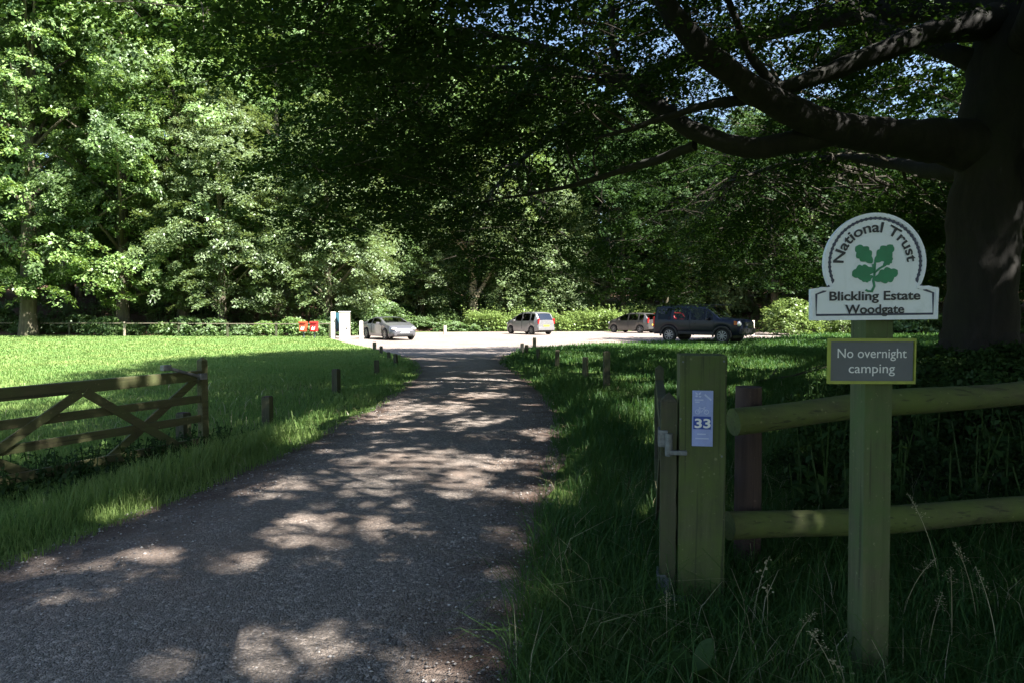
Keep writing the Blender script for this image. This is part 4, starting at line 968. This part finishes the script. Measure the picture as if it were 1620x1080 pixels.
# ------------------------------------------------------------------ shrubs, nettles, weeds
def shrub_mesh(name, seed, H, Rr, n, per, Lm, Wm, lm):
    rg = np.random.default_rng(seed); a = rg.random(n) * 6.283; t = rg.random(n) ** .7; q = Rr * np.sqrt(rg.random(n)) * np.sqrt(np.maximum(.05, 1 - (t * .93) ** 2.5)) * (1 + .2 * np.sin(a * 3 + seed))
    C = np.stack([np.cos(a) * q, np.sin(a) * q, .1 + H * t], 1)
    Nn = np.stack([np.cos(a) * .6, np.sin(a) * .6, np.ones(n)], 1) + rg.normal(size=(n, 3)) * .35
    V, Fq = spray_leaves(C, Nn, np.full(n, .26 * H ** .5), per, Lm, Wm, .5, .06, rg); me = np_mesh(name + '_foliage', V, Fq); me.materials.append(M[lm])
    mb = MB()
    for i in range(min(n, 26)): c = C[i]; mb.tube([(c[0] * .1, c[1] * .1, -.1), (c[0] * .45, c[1] * .45, c[2] * .6), tuple(c)], [.02, .014, .005], 5)
    st = bpy.data.meshes.new(name + '_stems'); st.from_pydata(mb.v, [], mb.f); st.materials.append(M['twig']); return st, me
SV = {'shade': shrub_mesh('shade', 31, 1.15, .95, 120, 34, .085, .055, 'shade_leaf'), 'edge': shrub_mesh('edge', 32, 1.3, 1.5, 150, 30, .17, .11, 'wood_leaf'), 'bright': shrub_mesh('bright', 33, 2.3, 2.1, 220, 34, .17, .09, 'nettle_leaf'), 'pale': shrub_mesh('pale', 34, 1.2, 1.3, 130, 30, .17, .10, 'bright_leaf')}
def shrub(kind, x, y, s, label, group, sz=1):
    r = empty('shrub', (x, y, floor_z(x, y)), random.uniform(0, 6.28), label, 'shrub', group); r.scale = (s, s, s * sz)
    link('stems', SV[kind][0], None, r); link('foliage', SV[kind][1], None, r)
for i, px in enumerate(range(-40, 540, 42)):
    Y = 43.4 + .5 * math.sin(i * 2.1) + (525 - px) * .006
    kind = 'pale' if px in (212, 254, 422, 464) else 'edge'
    shrub(kind, (px - 810) / 1080 * Y, Y, .72 + .15 * math.sin(i * 1.7), 'yellow green shrub catching the sun behind the lawn fence' if kind == 'pale' else 'low dark green shrub behind the pale rail of the lawn fence', 'sunlit shrubs along the lawn fence' if kind == 'pale' else 'dark shrubs along the lawn fence')
for i, (px, Y) in enumerate(((536, 46.2), (556, 47.2), (578, 48.2), (560, 49.6), (590, 51.0), (604, 53.0))):
    shrub('edge', (px - 810) / 1080 * Y, Y, 1.05 + .15 * (i % 2), 'dark green shrub filling the gap between the information boards and the low silver car', 'dark shrubs behind the information boards', 1.0)
for i, px in enumerate((625, 668, 712, 755)):
    shrub('edge', (px - 810) / 1080 * 55.6, 55.4 + .3 * (i % 2), .95, 'dark green shrub between the low silver car and the silver hatchback', 'dark shrubs left of the silver hatchback', .6)
shrub('bright', at(1250, 46.5), 46.5, 1.0, 'large bright yellow green bush right of the navy four wheel drive', None)
shrub('bright', at(1330, 47.5), 47.5, .75, 'smaller bright bush half hidden behind the dome topped board', None)
for i, (x, y) in enumerate(((24, 49), (27.5, 47.5), (31, 46), (35, 45.2), (39, 44.5), (43, 44), (47, 43.6))):
    shrub('edge', x, y, 1.1 + .2 * (i % 3), 'leafy shrub along the wood edge right of the dome topped board', 'shrubs along the right hand wood edge', 1.0)
shrub('pale', at(700, 58.5), 58.5, 1.1, 'yellow green bush on the bank left of the pale forked tree', None, .7)
for i, (px, Y, s) in enumerate(((1345, 11.6, .6), (1400, 9.6, .9), (1440, 7.6, .85), (1500, 9.2, 1.0), (1560, 7.4, .95), (1620, 8.6, 1.0), (1470, 11.4, 1.05), (1545, 10.8, 1.0), (1610, 11.2, 1.1), (1375, 6.6, .75), (1480, 5.9, .7), (1590, 5.9, .75), (1660, 6.8, .9), (1270, 6.0, .62), (1700, 9.5, 1.0))):
    shrub('shade', (px - 810) / 1080 * Y, Y, s * (.75 if Y > 7 else .5), 'dark tangled shrub in deep shade beneath the great beech', 'dark shrubs under the great beech')
def spikes(name, X, Y, Zg, H, pairs, Lm, Wm, lm, rg):
    n = len(X); lean = rg.normal(size=(n, 2)) * .08; Cs = []; Ns = []; As = []; Ls = []
    for i in range(pairs):
        t = (i + .7) / pairs
        for sgn in (0, 3.1416):
            a = rg.random(n) * .8 + i * 1.571 + sgn; out = np.stack([np.cos(a), np.sin(a), -.35 - .2 * rg.random(n)], 1); l = Lm * (1.15 - .6 * t) * (.8 + .4 * rg.random(n))
            b = np.stack([X + lean[:, 0] * t * H * 2, Y + lean[:, 1] * t * H * 2, Zg + t * H], 1)
            Cs.append(b + unit(out) * l[:, None] * .5); As.append(out); Ns.append(np.stack([np.cos(a) * .4, np.sin(a) * .4, np.ones(n)], 1) + rg.normal(size=(n, 3)) * .25); Ls.append(l)
    C = np.concatenate(Cs); L = np.concatenate(Ls); V, Fq = leaves(C, np.concatenate(Ns), np.concatenate(As), L, L * Wm / Lm)
    # stems
    w_ = .008 + .004 * rg.random(n); top = np.stack([X + lean[:, 0] * H * 2, Y + lean[:, 1] * H * 2, Zg + H], 1); bot = np.stack([X, Y, Zg - .05], 1); dx = np.stack([w_, w_ * 0, w_ * 0], 1)
    Vs = np.stack([bot - dx, bot + dx, top + dx * .4, top - dx * .4], 1).reshape(-1, 3)
    me = np_mesh(name, np.concatenate([V, Vs]), np.concatenate([Fq, np.arange(4 * n).reshape(-1, 4) + len(V)])); return link(name, me, M[lm])
rgn = np.random.default_rng(5); n = 4200
X = -3.5 + 21 * rgn.random(n); Y = 54.9 + 2.6 * rgn.random(n) + .25 * np.sin(X * 1.3); Hh = (1.35 + .5 * rgn.random(n)) * (.92 + .26 * np.sin(X * .9 + 1) * np.sin(X * .43) + .16 * np.sin(X * 2.7 + Y) + .3 * (rgn.random(n) > .93)) * np.where(X < 0, .85, 1)
tag(spikes('nettles', X, Y, np.maximum(0, Y - 56.8) * .12, Hh, 6, .30, .16, 'nettle_leaf', rgn), 'tall bright green nettles crowding the far edge of the gravel', 'nettles', kind='stuff')
n = 300; t = rgn.random(n); X = -3.45 - 1.6 * t + rgn.normal(size=n) * .35; Y = 8.2 - 3.1 * t + rgn.normal(size=n) * .3; ok = off_road(X, Y, -.5)
tag(spikes('weeds', X[ok], Y[ok], 0 * X[ok], .08 + .22 * rgn.random(ok.sum()) ** 1.5, 4, .085, .05, 'shade_leaf', rgn), 'nettles and weeds growing round the foot of the open gate', 'weeds', kind='stuff')
n = 900; X = 1.4 + 7 * rgn.random(n); Y = 4.5 + 5.5 * rgn.random(n); ok = (X > .42 * Y) & off_road(X, Y, -1)
tag(spikes('undergrowth', X[ok], Y[ok], 0 * X[ok], .35 + .5 * rgn.random(ok.sum()), 5, .13, .07, 'shade_leaf', rgn), 'dim leafy undergrowth behind the half round rails', 'undergrowth', kind='stuff')

n = 5200; X = -48 + 80 * rgn.random(n); Y = forest_edge(X) + .8 + 13 * rgn.random(n) ** 1.4; hole = np.sin(X * .7) + np.sin(Y * .9 + X * .3); ok = hole > -.55; X, Y = X[ok], Y[ok]
d_ = Y - forest_edge(X); Zf = np.maximum(0, np.clip(d_, 0, 1) * .3 - .25 + 3.4 * (1 - np.exp(-d_ / 14)))
tag(spikes('ground_cover', X, Y, Zf, (.3 + .55 * rgn.random(len(X)) ** 1.5) * np.where(np.abs(X + 3) < 6, 1.3, 1), 4, .28, .15, 'wood_leaf', rgn), 'low leafy ground cover on the woodland bank behind the car park', 'ground cover', kind='stuff')
# ------------------------------------------------------------------ grass
def blades(name, X, Y, H, W, m, rg, curl=.5, lean=.35, zg=0.0):
    n = len(X); a = rg.random(n) * 6.283; d = np.stack([np.cos(a), np.sin(a), np.zeros(n)], 1); sd = np.stack([-np.sin(a), np.cos(a), np.zeros(n)], 1)
    tw_ = rg.normal(size=n)[:, None] * .5; sd = unit(sd + d * tw_); b = np.stack([X, Y, np.full(n, zg) - .01], 1)
    H = H[:, None]; W = W[:, None]; k = (lean * (.3 + rg.random(n)))[:, None]; up = np.array([0, 0, 1.0])
    p1 = b + up * H * .5 + d * H * k * .3; p2 = b + up * H * (.92 - .25 * curl * k) + d * H * k * (.75 + curl * .3); p3 = p2 + up * H * (.1 - curl * k * .25) + d * H * k * .45
    V = np.stack([b - sd * W * .5, b + sd * W * .5, p1 + sd * W * .45, p1 - sd * W * .45, p2 + sd * W * .28, p2 - sd * W * .28, p3 + sd * W * .04, p3 - sd * W * .04], 1).reshape(-1, 3)
    q = np.array([(0, 1, 2, 3), (3, 2, 4, 5), (5, 4, 6, 7)]); Fq = (q[None] + np.arange(n)[:, None, None] * 8).reshape(-1, 4)
    return V, Fq
def patchy(X, Y, s): return .5 + .25 * (np.sin(X * 1.7 * s + Y * .9 * s) + np.sin(Y * 2.3 * s - X * 1.1 * s + 2)) 
rg = np.random.default_rng(77); VV = []; FF = []; nb = 0
def zone(n, y0, y1, xfun, h0, h1, wfun, edge=0, lean=.35, power=1.0, curl=.5):
    global nb
    Y = y0 + (y1 - y0) * rg.random(n) ** power; lo, hi = xfun(Y); X = lo + (hi - lo) * rg.random(n)
    ok = off_road(X, Y, .06 + .1 * rg.random(n)); X, Y = X[ok], Y[ok]; ok = rg.random(len(X)) < .55 + .6 * patchy(X, Y, .9); X, Y = X[ok], Y[ok]
    H = h0 + (h1 - h0) * rg.random(len(X)) ** 1.5 * (.5 + patchy(X, Y, .6))
    if edge:
        de = np.minimum(np.abs(X - np.interp(Y, RY, RXL)), np.abs(X - np.interp(Y, RYR, RXR))); H = H * (1 + edge * np.exp(-((de - .35) / .4) ** 2)) * np.clip(.35 + de * 1.6, .35, 1)
    ug = np.clip((-3.64 - X) * .443 + (8 - Y) * .896, -.3, 3.3); dg = np.hypot(X + 3.64 + .443 * ug, Y - 8 + .896 * ug)
    H = H * np.where(dg < 1.1, .3 + .55 * dg, 1)
    V, Fq = blades('', X, Y, H, wfun(Y) * (.7 + .6 * rg.random(len(X))), None, rg, curl, lean); VV.append(V); FF.append(Fq + nb); nb += len(V)
def flush(name, m, label):
    global VV, FF, nb
    me = np_mesh(name, np.concatenate(VV), np.concatenate(FF)); VV, FF, nb = [], [], 0
    tag(link(name, me, M[m]), label, 'grass', kind='stuff')
wf = lambda Y: np.maximum(.0045, Y * .00085)
L = lambda Y: (np.maximum(-.86 * Y - 1.5, -40), np.interp(Y, RY, RXL) + .2)
zone(70000, 2.6, 9, L, .06, .2, wf, 1.0, .4, .8)
zone(130000, 9, 24, lambda Y: (-.86 * Y - 1, np.where(Y < 25, np.interp(Y, RY, RXL) + .2, -4)), .05, .12, wf, .7, .4, .75)
zone(110000, 22, 45, lambda Y: (-.86 * Y - 1, 0 * Y - 4.0), .05, .10, lambda Y: Y * .0010, 0, .4, .8)
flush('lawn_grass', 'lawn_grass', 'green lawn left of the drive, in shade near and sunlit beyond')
Rr = lambda Y: (np.interp(Y, RYR, RXR) - .2, np.maximum(.9 * Y + 1.0, 4))
zone(66000, 1.7, 5.2, Rr, .05, .24, wf, 0, .6, 1.0, .9)
zone(3500, 1.7, 5.2, Rr, .25, .5, wf, 0, .8, 1.0, 1.0)
zone(80000, 5, 15, Rr, .10, .26, wf, .6, .45, .8)
zone(90000, 13.5, 37, lambda Y: (np.where(Y < 25, np.interp(Y, RYR, RXR) - .2, 0), .9 * Y), .08, .19, lambda Y: Y * .001, .3, .4, .8)
zone(30000, 36, 56, lambda Y: (0 * Y + 10, 0 * Y + 34), .10, .25, lambda Y: Y * .0012)
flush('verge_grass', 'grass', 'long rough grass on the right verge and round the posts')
zone(1500, 1.8, 6.5, Rr, .16, .42, lambda Y: .0035 + 0 * Y, 0, 1.0, 1.0, 1.2)
zone(1200, 4.5, 14, Rr, .12, .3, lambda Y: .0015 + Y * .0006, 0, .9, 1.0, 1.2)
zone(900, 5, 15, L, .12, .26, lambda Y: .0015 + Y * .0006, 0, .9, 1.0, 1.2)
flush('dry_grass', 'straw', 'scattered dry straw coloured blades among the green verge grass')
# tall seeding grass stalks in the foreground
def stalk_mesh(seed, H, heavy):
    rd = random.Random(seed); mb = MB(); dx, dy = rd.uniform(-.16, .16), rd.uniform(-.12, .12)
    pts = curve3((0, 0, 0), (dx * .2, dy * .2, H * .6), (dx, dy, H), 7); mb.tube(pts, [.0022, .0022, .002, .0018, .0016, .0013, .001], 5)
    tip = pts[-1]; hd = MB()
    nn = 9 if heavy else 26
    for i in range(nn):
        t = .72 + .28 * i / nn; p = Vector(pts[0]).lerp(tip, t) if t < .9 else tip; p = curve3((0, 0, 0), (dx * .2, dy * .2, H * .6), (dx, dy, H), 40)[min(39, int(t * 39))]
        off = Vector((rd.uniform(-1, 1), rd.uniform(-1, 1), rd.uniform(.1, .8))).normalized() * (rd.uniform(.012, .045) * (1.25 - (i / nn)))
        hd.tube([p, p + off], [.0007, .0005], 3)
        bm = bmesh.new(); bmesh.ops.create_icosphere(bm, subdivisions=1, radius=(.0095 if heavy else .0042) * rd.uniform(.7, 1.2)); bmesh.ops.scale(bm, vec=(.7, .7, 1.5), verts=bm.verts)
        bmesh.ops.translate(bm, vec=p + off, verts=bm.verts); hd.bm(bm)
    out = []
    for nm, b in (('stem', mb), ('seed_head', hd)):
        me = bpy.data.meshes.new(nm); me.from_pydata(b.v, [], b.f); me.materials.append(M['straw']); out.append(me)
    return out
ST = [stalk_mesh(s_, 1.0, s_ % 3 == 0) for s_ in range(6)]
for i, (px, Y, h, v) in enumerate(((1195, 3.3, .66, 0), (1222, 3.25, .55, 3), (1258, 3.0, .55, 1), (1285, 2.95, .5, 2), (1345, 2.7, .52, 4), (1360, 2.6, .45, 3), (1520, 3.2, .75, 1), (1560, 3.4, .8, 2), (1595, 3.1, .66, 4), (1480, 3.0, .6, 5), (1060, 3.1, .5, 5), (1500, 3.8, .95, 2), (1440, 3.5, .62, 1))):
    r = empty('grass_stalk', ((px - 810) / 1080 * Y, Y, 0), i * 1.3, 'tall straw coloured grass stalk with a pale seed head near the sign post', 'grass stalk', 'seeding grass stalks round the sign post'); r.scale = (1, 1, h * .58)
    link('stem', ST[v][0], None, r); link('seed_head', ST[v][1], None, r)
# a broad leaved dock in front of the gate post
dp = G(1095, 1112); r = empty('dock_plant', (dp.x, dp.y, 0), 0, 'broad leaved dock plant in the grass below the number 33 post', 'plant')
for (a, tl, ln) in ((.3, 1.25, .30), (2.0, 1.0, .24), (3.9, .85, .22), (5.2, 1.1, .26)):
    V = []; Fc = []
    for i in range(9):
        t = i / 8; wv = .055 * math.sin(math.pi * min(1, t * .96 + .03)) ** .8; d_ = ln * t; z = .06 + d_ * math.sin(tl) - .1 * t * t; x = d_ * math.cos(tl)
        for sgn in (-1, 0, 1): V.append((x * math.cos(a) - sgn * wv * math.sin(a), x * math.sin(a) + sgn * wv * math.cos(a), z + abs(sgn) * .015))
    for i in range(8):
        for s_ in (0, 1): A = 3 * i + s_; Fc.append((A, A + 1, A + 4, A + 3))
    MB().add(V, Fc).build('leaf', M['shade_leaf'], r, 60)
